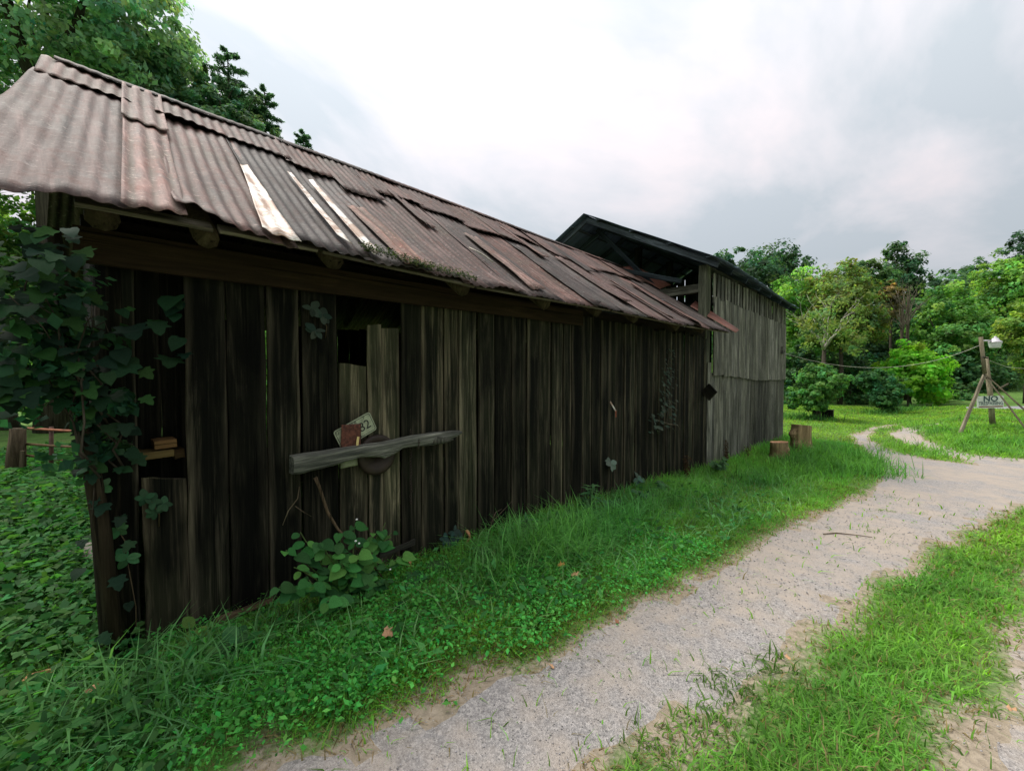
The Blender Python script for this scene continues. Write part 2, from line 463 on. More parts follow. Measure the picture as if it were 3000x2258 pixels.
# ------------------------------------------------------------------ ground, road, tracks
def ground_mat():
    t = NT('soil_and_low_growth')
    v = t.coord('Object', rnd=False)
    a = t.noise(v, 0.35, 6, 0.6); b = t.noise(v, 3.0, 6, 0.62); c_ = t.noise(v, 24.0, 5, 0.6)
    f = t.math('ADD', t.math('MULTIPLY', a, .35), t.math('ADD', t.math('MULTIPLY', b, .35), t.math('MULTIPLY', c_, .3)))
    c = t.ramp(f, [(0.36, (0.045, 0.085, 0.020)), (0.5, (0.080, 0.165, 0.035)), (0.64, (0.135, 0.215, 0.055))])
    soil = t.ramp(c_, [(0.3, (0.06, 0.045, 0.03)), (0.7, (0.16, 0.125, 0.085))])
    c = t.mix(t.ramp(b, [(0.60, 0.0), (0.70, 0.6)]), c, soil)
    dusty = t.ramp(c_, [(0.3, (0.20, 0.165, 0.12)), (0.7, (0.33, 0.28, 0.215))])
    c = t.mix(t.ramp(t.math('ADD', t.attr('tint'), t.math('SUBTRACT', t.math('MULTIPLY', c_, .8), .4)), [(0.35, 0.0), (0.7, 1.0)]), c, dusty)
    return t.principled(c, 0.95, t.bump(t.math('ADD', b, c_), 0.6, 0.05), spec=0.1)
M_GROUND = ground_mat()
xs = np.unique(np.round(np.concatenate([np.arange(-160, -12, 6), np.arange(-12, -4, 1), np.arange(-4, 18, 0.3), np.arange(18, 44, 0.8), np.arange(44, 170, 5)]), 3))
ys = np.unique(np.round(np.concatenate([np.arange(-160, -40, 6), np.arange(-40, -8, 1.0), np.arange(-8, 10, 0.3), np.arange(10, 40, 1.0), np.arange(40, 170, 5)]), 3))
GX, GY = np.meshgrid(xs, ys, indexing='ij')
GV = np.stack([GX, GY, gz(GX, GY)], -1).reshape(-1, 3)
ii, jj = np.meshgrid(np.arange(len(xs) - 1), np.arange(len(ys) - 1), indexing='ij')
b0 = (ii * len(ys) + jj).ravel()
GT = np.stack([b0, b0 + len(ys), b0 + len(ys) + 1, b0 + 1], -1)

def px_poly(pts): return [on_g(x * 1.3562, y * 1.3562) for x, y in pts]
def V2(p): return (p[0], p[1])
left_edge = px_poly([(570, 1650), (700, 1600), (830, 1552), (960, 1498), (1100, 1440), (1270, 1362), (1400, 1292), (1560, 1215), (1690, 1140), (1800, 1095), (1870, 1065), (1902, 1040), (1900, 1015), (1885, 995), (1866, 970), (1838, 941), (1880, 924), (1930, 916), (1952, 912)])
med_left = px_poly([(1962, 915.5), (1915, 922), (1885, 931), (1880, 950), (1925, 972), (2010, 992), (2095, 1003)])
med_right = px_poly([(2080, 992), (2010, 976), (1955, 958), (1918, 938), (1945, 926), (2000, 917), (2020, 914.5)])
track_right = px_poly([(2040, 914), (2000, 923), (1978, 936), (2020, 958), (2100, 982), (2212, 992)])
tr_end = track_right[-1]
right_edge = px_poly([(2212, 1090), (2080, 1150), (1930, 1240), (1845, 1292), (1800, 1340), (1722, 1420), (1685, 1455), (1612, 1510), (1540, 1572), (1460, 1630), (1330, 1660)])
far_r = [(tr_end.x + 3.0, tr_end.y - 3.6), (tr_end.x + 7, tr_end.y - 11), (right_edge[0].x + 6, right_edge[0].y - 12), (right_edge[0].x + 1.6, right_edge[0].y - 3.2)]
road_poly = [V2(p) for p in left_edge] + [V2(p) for p in med_left] + [V2(p) for p in med_right] + [V2(p) for p in track_right] + far_r + [V2(p) for p in right_edge] + [(0.6, 0.55), (-0.6, 0.15), (-3.5, 0.2), (-3.5, 1.7), (-1.2, 1.75), (0.2, 1.8)]
strip_right = px_poly([(2300, 1180), (2260, 1260), (2215, 1330), (2192, 1400), (2155, 1450), (2122, 1540), (2075, 1650)])
spur_poly = [V2(p) for p in strip_right] + [(0.9, -0.05), (0.2, -0.9), (-3, -1.6), (-3, -6), (4, -6), (9, -6)]
def rough_poly(poly, step=0.09, amp=0.05, seed=0):
    out = []
    n = len(poly)
    for i in range(n):
        a, b = Vector(poly[i]), Vector(poly[(i + 1) % n])
        L = (b - a).length
        k = max(1, int(L / step))
        nrm = Vector((-(b - a).y, (b - a).x)) / max(L, 1e-6)
        for j in range(k):
            p = a + (b - a) * (j / k)
            d = mnoise.noise(Vector((p.x * 3.1, p.y * 3.1, seed))) * amp + mnoise.noise(Vector((p.x * 11, p.y * 11, seed + 5))) * amp * .6
            out.append((p.x + nrm.x * d, p.y + nrm.y * d))
    return out
from mathutils.geometry import delaunay_2d_cdt
def sheet_on_ground(name, poly, mat, lift, grid=0.3):
    P = [Vector(p) for p in poly]
    n = len(P)
    A = np.array(poly)
    gx, gy = np.meshgrid(np.arange(A[:, 0].min(), A[:, 0].max(), grid), np.arange(A[:, 1].min(), A[:, 1].max(), grid))
    gx, gy = gx.ravel(), gy.ravel()
    k = in_poly(gx, gy, poly)
    pts = P + [Vector((x, y)) for x, y in zip(gx[k], gy[k])]
    vo, eo, fo, *_ = delaunay_2d_cdt(pts, [(i, (i + 1) % n) for i in range(n)], [], 1, 1e-5)
    vs = [(v.x, v.y, gz1(v.x, v.y) + (lift if i >= n else -.006)) for i, v in enumerate(vo)]
    return struct(obj(name, mesh(name, vs, [tuple(f) for f in fo], True), mat))
def gravel_mat(name, tan):
    t = NT(name)
    v = t.coord('Object', rnd=False)
    big = t.noise(v, 0.9, 5, 0.6, 0.5); mid = t.noise(v, 5.0, 6, 0.65); fine = t.noise(v, 60.0, 4, 0.7)
    st = t.voronoi(v, 150.0, 'Color'); sd = t.voronoi(v, 150.0)
    st2 = t.voronoi(v, 62.0, 'Color')
    grey = t.ramp(t.mix(0.4, st, st2), [(0.15, (0.135, 0.132, 0.135)), (0.5, (0.25, 0.243, 0.24)), (0.85, (0.40, 0.38, 0.365))])
    dust = t.ramp(t.mix(0.5, mid, fine), [(0.3, tuple(x * .80 for x in tan)), (0.7, tan)])
    f = t.math('ADD', t.math('MULTIPLY', big, .6), t.math('MULTIPLY', mid, .4))
    c = t.mix(t.ramp(f, [(0.42, 0.10), (0.58, 0.92)]), grey, dust)
    return t.principled(c, 0.95, t.bump(t.math('ADD', sd, t.math('ADD', fine, mid)), 0.6, 0.010), spec=0.12)
M_GRAVEL = gravel_mat('gravel_and_dust', (0.375, 0.325, 0.275))
road_r = rough_poly(road_poly, 0.05, 0.10, 1)
spur_r = rough_poly(spur_poly, 0.05, 0.14, 2)
class Field:
    """signed distance to a polygon (negative inside), sampled on a grid for quick look-up"""
    def __init__(s, poly, step=0.12):
        P = np.array(poly)
        s.x0, s.y0, s.step = max(P[:, 0].min(), -6) - 1, max(P[:, 1].min(), -14) - 1, step
        s.nx = int((min(P[:, 0].max(), 36) + 1 - s.x0) / step) + 2; s.ny = int((min(P[:, 1].max(), 12) + 1 - s.y0) / step) + 2
        X, Y = np.meshgrid(s.x0 + np.arange(s.nx) * step, s.y0 + np.arange(s.ny) * step, indexing='ij')
        X, Y = X.ravel(), Y.ravel()
        d = np.full(len(X), 1e6)
        for q in P: np.minimum(d, (X - q[0]) ** 2 + (Y - q[1]) ** 2, out=d)
        d = np.sqrt(d); d[in_poly(X, Y, poly)] *= -1
        s.d = d.reshape(s.nx, s.ny)
    def __call__(s, X, Y):
        fx = np.clip((X - s.x0) / s.step, 0, s.nx - 1.001); fy = np.clip((Y - s.y0) / s.step, 0, s.ny - 1.001)
        i, j = fx.astype(int), fy.astype(int); u, v = fx - i, fy - j
        d = s.d
        o = d[i, j] * (1 - u) * (1 - v) + d[i + 1, j] * u * (1 - v) + d[i, j + 1] * (1 - u) * v + d[i + 1, j + 1] * u * v
        off = np.hypot(X - np.clip(X, s.x0, s.x0 + s.nx * s.step), Y - np.clip(Y, s.y0, s.y0 + s.ny * s.step))
        return o + off
F_ROAD, F_SPUR = Field(road_r[::2]), Field(spur_r[::2])
gd = np.minimum(F_ROAD(GV[:, 0], GV[:, 1]), F_SPUR(GV[:, 0], GV[:, 1]))
dust = np.clip(1 - gd / .15, 0, 1)
ground = struct(obj('ground', np_mesh('ground', GV, GT, np.repeat(dust[:, None], 3, 1), smooth=True), M_GROUND))
road = sheet_on_ground('gravel_road', road_r, M_GRAVEL, 0.010)
spur = sheet_on_ground('gravel_spur', spur_r, M_GRAVEL, 0.010)
# asphalt lane crossing behind the meadow at the right
t_ = NT('pale_asphalt'); M_ASPH = t_.principled(t_.ramp(t_.noise(t_.coord('Object', rnd=False), 9, 6), [(0.3, (0.17, 0.17, 0.185)), (0.7, (0.27, 0.27, 0.29))]), 0.9)
la = [on_g(2830, 1191), on_g(2930, 1190), on_g(3060, 1188)]; lb = [on_g(2830, 1197), on_g(2930, 1198), on_g(3060, 1200)]
lane_poly = [V2(p) for p in la] + [(la[-1].x + 9, la[-1].y - 16), (lb[-1].x + 9, lb[-1].y - 16)] + [V2(p) for p in lb[::-1]]
lane = sheet_on_ground('far_lane', lane_poly, M_ASPH, 0.012, 1.0)

# ------------------------------------------------------------------ the long shed
YW = 3.05            # front wall plane
YB = 7.20            # back wall plane
X0, X1 = 0.20, 8.62
shed = thing('wooden_shed', 'long dark weathered board shed with rusty corrugated tin roof', 'shed', (X0, YW, gz1(X0, YW)))
def sx(px, py=1300, Y=YW): return on_y(px, py, Y).x
wr = random.Random(3)
def tone(v, warm=0.0, jit=0.12):
    k = v * (1 + wr.uniform(-jit, jit))
    return (k * (1 + warm), k, k * (1 - warm))
def wall_board(xa, xb, ztop, y=YW, ton=None, zbot=None, name='board', parent=shed, mat=M_SHED, th=0.024, ragged=0.012, lean=0.0):
    xc = (xa + xb) / 2
    zb = (gz1(xc, YW) - 0.06) if zbot is None else zbot
    return plank(name, parent, (xc, y, zb), (xc + lean, y, ztop), xb - xa, th, mat, color=ton or tone(1.0), ragged=ragged, warp=0.004, n=7)
# boards from the left corner, edges read off the photograph (pixels of the 3000 wide frame), tone per board
edges = [(414, 543, 0.97, 1.15), (547, 668, 2.2, .75), (672, 783, 2.2, .42), (786, 880, 2.2, .85), (890, 990, 2.2, .50),
         (997, 1077, 1.62, 1.8), (1079, 1119, 1.93, 2.6), (1122, 1172, 1.925, 2.5), (1176, 1232, 2.2, .7), (1236, 1300, 2.2, 1.8), (1304, 1342, 2.2, 1.6)]
for i, (a, b, zt, tn) in enumerate(edges):
    wall_board(sx(a), sx(b), zt, ton=tone(tn, 0.06 if tn > 1.1 else 0.02, 0.05), y=YW + (0.012 if i % 2 else 0), ragged=0.02 if zt < 2.1 else 0.01, lean=wr.uniform(-.006, .006))
x = sx(1346)
k = 0
gapx = []
while x < X1 - 0.08:
    w = wr.uniform(0.13, 0.235)
    if x + w > X1: w = X1 - x
    tn = wr.choice([0.45, 0.6, 0.85, 1.1, 1.7, 1.4, .75])
    wall_board(x, x + w, 2.26 + wr.uniform(-.03, .03), ton=tone(tn, 0.03), y=YW + wr.choice([0, 0.008, 0.016]), lean=wr.uniform(-.008, .008))
    x += w + wr.choice([0.006, 0.010, 0.016, 0.024])
    k += 1
# dark boards set back behind the half-height board
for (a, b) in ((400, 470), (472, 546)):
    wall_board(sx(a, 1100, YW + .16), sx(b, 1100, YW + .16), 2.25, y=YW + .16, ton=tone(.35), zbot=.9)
# nailing rails behind the boards
for z in (0.45, 1.85):
    plank('wall_rail', shed, (1.9, YW + 0.075, z - .05), (X1, YW + 0.075, z - .22), 0.12, 0.05, M_BEAM, xhint=(0, 0, 1), color=tone(.5))
plank('wall_rail', shed, (X0, YW + 0.075, 0.86), (1.3, YW + 0.075, 0.86), 0.11, 0.05, M_BEAM, xhint=(0, 0, 1), color=tone(.6))
# fascia plank under the eave
fa, fb = on_y(250, 723, YW - .07), on_y(1698, 931, YW - .07)
plank('fascia_plank', shed, (0.02, YW - .055, 2.185), (4.32, YW - .055, 2.225), 0.175, 0.04, M_BEAM, xhint=(0, 0, 1), color=(1.15, 1.0, 0.85), n=10)
# wall plate and corner posts
plank('wall_plate', shed, (0.05, YW + 0.10, 2.30), (X1, YW + 0.10, 2.33), 0.12, 0.12, M_BEAM, xhint=(0, 0, 1), color=tone(.5))
tube('corner_post', shed, [(0.155, YW + .03, -0.1), (0.15, YW + .04, 1.2), (0.14, YW + .05, 2.35)], [.075, .07, .065], M_SHED, 8, 0.08, color=(.7, .65, .55))
pb, pt = on_y(345, 1900, YW - .12), on_y(225, 1130, YW - .10)
pt2 = pt + (pt - pb) * 0.55
tube('leaning_prop', shed, [Vector((pb.x, pb.y, pb.z - .1)), pb.lerp(pt, .45) + Vector((.012, 0, 0)), pt, pt2], [.034, .036, .034, .030], M_POST, 8, 0.08, color=(.17, .155, .12))
for (a, b, tn) in ((300, 352, .5), (355, 408, .75)):
    wall_board(sx(a, 1600, YW + .03), sx(b, 1600, YW + .03), 2.22, y=YW + .03, ton=tone(tn))
for xx in (2.9, 5.7, X1 - .1):
    plank('inner_post', shed, (xx, YW + .12, gz1(xx, YW) - .1), (xx, YW + .12, 2.3), 0.11, 0.11, M_BEAM, color=tone(.5))
# back wall, with slits of daylight
x = X0
slits = [1.2, 2.1, 2.9]
while x < X1:
    w = wr.uniform(0.17, 0.23)
    plank('back_board', shed, (x + w / 2, YB, gz1(x, YB) - .06), (x + w / 2, YB, 2.33), w, .024, M_SHED, color=tone(.6), ragged=.02)
    g = 0.006
    if any(abs(x + w - s) < .1 for s in slits): g = 0.06
    x += w + g
# gable ends
def gable_boards(X, name):
    y = YW + .04
    while y < YB:
        w = wr.uniform(0.17, 0.23)
        ym = y + w / 2
        top = 4.0 - abs(ym - 5.1) * .708 - .10
        plank(name, shed, (X, ym, gz1(X, ym) - .06), (X, ym, max(top, 2.3)), w, .024, M_SHED, xhint=(0, 1, 0), color=tone(.3))
        y += w + .006
gable_boards(0.13, 'gable_board')

# corrugated roof
YE, YR = 2.60, 5.10
def ss1(a, b, x):
    t = min(max((x - a) / (b - a), 0.0), 1.0)
    return t * t * (3 - 2 * t)
def ze(x): return 2.275 + 0.012 * math.sin(x * 1.7) + 0.035 * ss1(5, 8.6, x) - .02 * ss1(1, 3, x) * ss1(5, 3, x)
ZR = 4.05
def roof_pt(x, s):
    """point on the front slope: s = 0 at the eave, 1 at the ridge"""
    z0 = float(ze(x))
    sag = -0.02 * math.sin(math.pi * s) * (1 + .5 * math.sin(x * 1.3))
    zr = ZR - .05 * ss1(2, 9, x)
    return Vector((x + 0.2 * s, YE + (YR - YE) * s, z0 + (zr - z0) * s + sag))
RN = Vector((0, -(ZR - 2.28), (YR - YE))).normalized()
RS = Vector((0.2, YR - YE, ZR - 2.28))
def roof_sheet(xa, xb, s0, s1, lift, mat, color, seed, amp=0.010, pitch=0.076, curl=0.0, edge=0.02, dent=0.02, skew=0.0, lowcut=None, back=False, ny=14, taper=0.0):
    rr = random.Random(seed)
    nx = max(6, int((xb - xa) / pitch * 6))
    vs, fs, dirt = [], [], []
    ph = rr.uniform(0, 6.28); tilt = rr.uniform(-.024, .024)
    org = roof_pt((xa + xb) / 2, s0)
    for j in range(ny + 1):
        t = j / ny
        for i in range(nx + 1):
            u = i / nx
            x = xa + taper * t + (xb - xa - taper * t) * u + skew * (1 - t)
            s = s0 + (s1 - s0) * t
            if j == 0:
                s -= edge * (mnoise.noise(Vector((x * 4, seed, 0))) + .4 * mnoise.noise(Vector((x * 17, seed, 3))))
                if lowcut: s += lowcut(u)
            elif lowcut and t < .6: s += lowcut(u) * (1 - t / .6)
            p = roof_pt(x, s)
            h = lift + amp * math.cos(2 * math.pi * x / pitch + ph) + (tilt * (u - .5) if not back else 0)
            h += dent * mnoise.noise(Vector((x * 2.2, s * 4.5, seed * .37))) + dent * .35 * mnoise.noise(Vector((x * 9, s * 16, seed)))
            h += curl * (max(0.0, 1 - t * 5) ** 1.5) * (0.4 + .6 * math.sin(3.1 * u + seed)) if curl else 0
            dirt.append(max(0.0, -math.cos(2 * math.pi * x / pitch + ph)) if amp > .005 else 0.0)
            p = p + RN * h
            if back: p = Vector((p.x, 2 * YR - p.y, p.z))
            vs.append(p - org)
    for j in range(ny):
        for i in range(nx):
            a = j * (nx + 1) + i
            q = (a, a + 1, a + nx + 2, a + nx + 1)
            fs.append(q[::-1] if back else q)
    me = mesh('roof_sheet', vs, fs, True)
    at = me.attributes.new('edge_light_dirt', 'FLOAT', 'POINT'); at.data.foreach_set('value', dirt)
    o = obj('roof_sheet', me, mat, shed, Matrix.Translation(org), color)
    sd = o.modifiers.new('thickness', 'SOLIDIFY'); sd.thickness = 0.0025; sd.offset = -1
    return o
PINK = [(1.15, 1.0, .98), (.85, .86, .86), (1.45, 1.15, 1.08), (.66, .70, .72), (1.05, 1.14, 1.18), (1.3, 1.12, 1.1)]
seams = [-0.40, 0.19, 0.39, 0.88, 1.36, 1.80, 2.20, 2.82, 3.42, 4.02, 4.60, 5.20, 5.82, 6.40, 7.02, 7.60, 8.15, 8.66]
for i in range(len(seams) - 1):
    a, b = seams[i], seams[i + 1]
    rr = random.Random(50 + i)
    lap = [0.80, 0.60, 0.80, 0.78, 0.72, 0.62, 0.74][i] if i < 7 else rr.choice([0.70, 0.62, 0.76, 0.66])
    cA = PINK[i % 6]; cB = PINK[(i * 3 + 2) % 6]
    lc = None
    if i == 0: lc = lambda u: 0.035 * math.sin(u * 9 + 1) * (1 - u)
    if i == 2: lc = lambda u: 0.035 * math.exp(-((u - .12) / .16) ** 2)
    kw = dict(amp=.0048 if i == 0 else .0068, taper=.12 if i == 0 else 0.0, curl=rr.uniform(0.0, 0.035), dent=0.018 if i < 6 else 0.014)
    # back slope
    roof_sheet(a - .03 + (.2 if i == 0 else 0), b + .03, 0.0, 0.992, 0.01 + .006 * (i % 2), M_TIN, cA, 500 + i, back=True, ny=6)
    if i == 1:
        roof_sheet(a - .02, b + .02, -0.005, 0.62, 0.032, M_TIN, (2.5, 2.05, 1.95), 200, curl=.01, dent=.016, pitch=.085, amp=.008)
        roof_sheet(a - .03, b + .03, 0.58, 0.985, 0.052, M_TIN, (2.2, 1.95, 1.9), 201, dent=.02, pitch=.085, amp=.008)
        continue
    if i == 2: kw['curl'] = 0.06
    roof_sheet(a - .03, b + .035, 0.0 + rr.uniform(-.008, .008), lap + .03, 0.012 + .007 * (i % 2), M_TIN, cA, 100 + i, lowcut=lc, skew=rr.uniform(-.01, .01), **kw)
    roof_sheet(a - .03 + (.13 if i == 0 else 0), b + .03, lap - rr.uniform(0, .02), 0.992, 0.036 + .007 * (i % 2), M_TIN, cB, 300 + i, curl=0.02, dent=.018, ny=8, amp=.0055, taper=-.01 if i == 0 else 0.0)
# two narrow pale patch strips and a few slipped ones
roof_sheet(0.72, 0.89, -0.012, 0.50, 0.050, M_TINPALE, (1, .98, .95), 601, amp=.005, dent=.016, skew=.02, taper=.12, lowcut=lambda u: .02 * (1 - u), edge=.05)
roof_sheet(1.18, 1.25, 0.06, 0.56, 0.055, M_TINPALE, (.95, .93, .9), 602, amp=.004, dent=.014, skew=.03, taper=.035, edge=.06)
roof_sheet(1.345, 1.43, 0.01, 0.56, 0.055, M_TINPALE, (.9, .9, .88), 603, amp=.004, dent=.014, skew=.02, taper=.05, edge=.06)
roof_sheet(1.60, 1.78, 0.0, 0.42, 0.05, M_TIN, (2.3, 1.75, 1.5), 604, amp=.006, dent=.015, skew=.03)
for q, (xa, wd, sa, sb) in enumerate([(3.05, .2, .05, .5), (3.95, .16, .0, .55), (5.0, .2, .1, .6), (6.0, .17, .02, .45), (6.9, .2, .0, .5), (2.45, .15, .45, .8), (4.4, .2, .5, .85), (5.6, .2, .5, .9)]):
    roof_sheet(xa, xa + wd, sa, sb, 0.05, M_TIN, PINK[(q * 2 + 1) % 6] if q % 3 else (2.0, 1.7, 1.6), 620 + q, amp=.007, dent=.02, curl=.02)
# ridge cap: short bent lengths
xa = -0.24
q = 0
while xa < 8.85:
    ln = wr.uniform(1.1, 1.9); xb = min(xa + ln, 8.95)
    vs, fs = [], []
    N = int((xb - xa) / .04)
    org = roof_pt(xa, 1.0)
    for i in range(N + 1):
        x = xa + (xb - xa) * i / N
        r = roof_pt(x, 1.0); rf = roof_pt(x, 0.962 + .004 * mnoise.noise(Vector((x * 5, 1, 2)))); 
        wv = .005 * math.cos(x / .076 * 6.283) + .008 * mnoise.noise(Vector((x * 3, 0, 9)))
        bk = Vector((rf.x, 2 * YR - rf.y, rf.z))
        for p in (rf + RN * (.06 + wv), r + Vector((0, -.02, .062 + wv * .5)), r + Vector((0, .02, .062 + wv * .5)), bk + Vector((0, 0, .055))):
            vs.append(p - org)
    for i in range(N):
        for k in range(3): fs.append((i * 4 + k, i * 4 + 4 + k, i * 4 + 5 + k, i * 4 + 1 + k))
    o = obj('ridge_cap', mesh('ridge_cap', vs, fs, True), M_TIN, shed, Matrix.Translation(org), PINK[(q + 3) % 6])
    o.modifiers.new('thickness', 'SOLIDIFY').thickness = 0.002
    xa = xb - .06 if xb < 8.9 else 9.0; q += 1
# rafters of round pole, their ends showing below the eave, and purlin laths
rx = [sx(p, 800, 2.8) for p in (300, 600, 965, 1345, 1585, 1740, 1850, 1975, 2050)]
for k, x in enumerate(rx):
    s_end = 0.035
    for back in (0, 1):
        p0 = roof_pt(x, s_end) - RN * .085; p1 = roof_pt(x, 1.0) - RN * .085
        p0.x = p1.x = x
        if back: p0.y = 2 * YR - p0.y; p1.y = 2 * YR - p1.y
        tube('rafter_pole', shed, [p0, p0.lerp(p1, .5), p1], [.062, .055, .048], M_POST, 9, .10, color=(.40, .36, .28), seed=k)
for k, s in enumerate((0.03, 0.2, 0.38, 0.56, 0.74, 0.93)):
    a, b = roof_pt(-.4, s) - RN * .028, roof_pt(8.6, s) - RN * .028
    if k == 0:
        cuts = [(0.02, .52), (.55, 1.05), (1.08, 2.3), (2.33, 4.4), (4.42, 6.6), (6.62, 8.6)]
    else: cuts = [(-.16, 2.9), (2.92, 5.9), (5.92, 8.6)]
    for (u, v) in cuts:
        pa, pb_ = roof_pt(u, s) - RN * .024, roof_pt(v, s) - RN * .024
        plank('purlin_lath', shed, pa, pb_, 0.085, 0.022, M_POST, xhint=(0, YR - YE, ZR - 2.28), color=tone(.55 if k else .75), n=5)
# red rusted flashing turned up at the barn end of the roof
def bent_sheet(name, quads, mat, parent, color=None, nseg=5, rough=.012, seed=0):
    vs, fs = [], []
    org = Vector(quads[0][0])
    for (a, b, c, d) in quads:
        base = len(vs)
        for j in range(nseg + 1):
            for i in range(nseg + 1):
                u, v = i / nseg, j / nseg
                p = Vector(a).lerp(Vector(b), u).lerp(Vector(d).lerp(Vector(c), u), v)
                p = p + Vector((0, 0, 1)) * rough * mnoise.noise(p * 6 + Vector((seed, 0, 0)))
                vs.append(p - org)
        for j in range(nseg):
            for i in range(nseg):
                q = base + j * (nseg + 1) + i
                fs.append((q, q + 1, q + nseg + 2, q + nseg + 1))
    o = obj(name, mesh(name, vs, fs, True), mat, parent, Matrix.Translation(org), color)
    o.modifiers.new('thickness', 'SOLIDIFY').thickness = 0.003
    return o
e1, e2, e3, e4 = roof_pt(8.60, -0.02) + RN * .04, roof_pt(8.66, .34) + RN * .05, roof_pt(8.86, .36) + RN * .17, roof_pt(8.80, -.01) + RN * .10
bent_sheet('flashing_sheet', [(e1, e2, e3, e4)], M_TINRED, shed, (.75, .85, .85), seed=3)
e1, e2, e3, e4 = roof_pt(8.62, .60) + RN * .05, roof_pt(8.60, .97) + RN * .05, roof_pt(8.80, .92) + RN * .20, roof_pt(8.86, .58) + RN * .22
bent_sheet('flashing_sheet', [(e1, e2, e3, e4)], M_TINRED, shed, (.75, .8, .8), seed=8)
# lumber ends seen in the gap beside the corner
def px_box(name, parent, x0, x1, y0, y1, Ya, depth, mat, color=None):
    a = on_y(x0, y1, Ya); b = on_y(x1, y0, Ya)
    return plank(name, parent, (a.x, Ya + depth / 2, (a.z + b.z) / 2), (b.x, Ya + depth / 2, (a.z + b.z) / 2 + .004), abs(b.z - a.z), depth, mat, xhint=(0, 0, 1), color=color, n=3, jit=.003)
lum = thing('lumber_stack', 'short sawn lumber ends stacked on the half-height board beside the vine corner', 'lumber', on_y(460, 1350, YW))
px_box('lumber_end', lum, 401, 510, 1318, 1350, YW - .01, .22, M_CUT, (.30, .36, .24))
px_box('lumber_end', lum, 453, 518, 1288, 1317, YW + .0, .2, M_CUT, (.36, .34, .24))
px_box('lumber_end', lum, 512, 541, 1316, 1345, YW + .04, .2, M_CUT, (.12, .13, .10))

# ------------------------------------------------------------------ the tall barn behind
BX0, BX1 = 8.86, 15.0
BY0, BY1 = 3.05, 8.40
BYR = 5.70
barn = thing('tall_barn', 'tall grey weathered plank barn with open gable behind the shed', 'barn', (BX0, BY0, gz1(BX0, BY0)))
BZE, BZR = 3.66, 5.22      # roof line at the eave and the ridge
def barn_z(y): return BZR - (BZR - BZE) * abs(y - BYR) / (BYR - 2.74)
br = random.Random(11)
def btone(v=1.0):
    k = v * (1 + br.uniform(-.32, .3)); return (k, k, k * br.uniform(.90, .98))
x = BX0 + .02
while x < BX1 - .05:
    w = br.uniform(.15, .225)
    w = min(w, BX1 - x)
    tsh = sstep(BX0, BX1, x)
    ztop = 3.08 - .07 * tsh + br.uniform(-.02, .02)
    zlap = 1.52 - .13 * tsh - .05 * math.sin(math.pi * float(tsh)) + br.uniform(-.012, .012)
    plank('upper_siding_board', barn, (x + w / 2, BY0 - .045 + br.uniform(-.006, .006), zlap), (x + w / 2 + br.uniform(-.01, .01), BY0 - .03, ztop), w - .006, .024, M_BARN, color=btone(1.5), ragged=.02, warp=.006)
    x += w
x = BX0 - .16
while x < BX1 - .05:
    w = min(br.uniform(.15, .225), BX1 - x)
    tsh = float(sstep(BX0, BX1, x))
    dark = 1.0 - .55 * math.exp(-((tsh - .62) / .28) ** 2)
    zt = 1.58 if x > BX0 else 1.78
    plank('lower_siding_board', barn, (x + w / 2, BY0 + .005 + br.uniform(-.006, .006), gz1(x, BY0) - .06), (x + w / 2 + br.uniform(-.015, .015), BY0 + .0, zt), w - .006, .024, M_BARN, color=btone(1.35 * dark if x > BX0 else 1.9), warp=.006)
    x += w
x = BX0 + .03
k = 0
while x < BX1 - .08:
    w = br.uniform(.09, .13)
    plank('vent_slat', barn, (x + w / 2, BY0 - .02, 2.98), (x + w / 2 + br.uniform(-.02, .02), BY0 - .02 + br.uniform(-.01, .01), 3.56), w, .022, M_BARN, color=btone(1.4), ragged=.01)
    x += w + br.uniform(.09, .13)
    k += 1
# frame
plank('corner_post', barn, (BX0 - .12, BY0 + .12, gz1(BX0, BY0) - .1), (BX0 - .10, BY0 + .10, 3.68), .22, .16, M_BARN, color=(.85, .9, .72), ragged=.03)
plank('corner_post', barn, (BX1 - .1, BY0 + .12, -.5), (BX1 - .1, BY0 + .12, 3.5), .16, .16, M_BARN, color=(.6, .6, .55))
plank('eave_plate', barn, (BX0 - .15, BY0 + .1, 3.62), (BX1, BY0 + .1, 3.60), .14, .14, M_BARN, xhint=(0, 0, 1), color=(.5, .5, .5))
plank('eave_plate', barn, (BX0 - .15, BY1 - .1, 3.62), (BX1, BY1 - .1, 3.60), .14, .14, M_BARN, xhint=(0, 0, 1), color=(.4, .4, .4))
plank('tie_beam', barn, (BX0 - .05, BY0 + .2, 3.27), (BX0 + .1, BY1, 3.22), .17, .16, M_BARN, xhint=(0, 0, 1), color=(1.0, .98, .85), ragged=.02)
for zz_ in (2.92, 2.62):
    plank('gable_rail', barn, (BX0 + .06, BY0 + .2, zz_), (BX0 + .06, BY1, zz_ - .05), .10, .05, M_BARN, xhint=(0, 0, 1), color=(.35, .38, .36))
for xx in (10.9, 12.9, 14.85):
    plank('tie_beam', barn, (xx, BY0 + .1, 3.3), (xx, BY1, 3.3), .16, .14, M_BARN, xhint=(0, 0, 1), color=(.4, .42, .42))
    plank('frame_post', barn, (xx, BYR, -.5), (xx, BYR, 5.0), .16, .16, M_BARN, color=(.35, .36, .36))
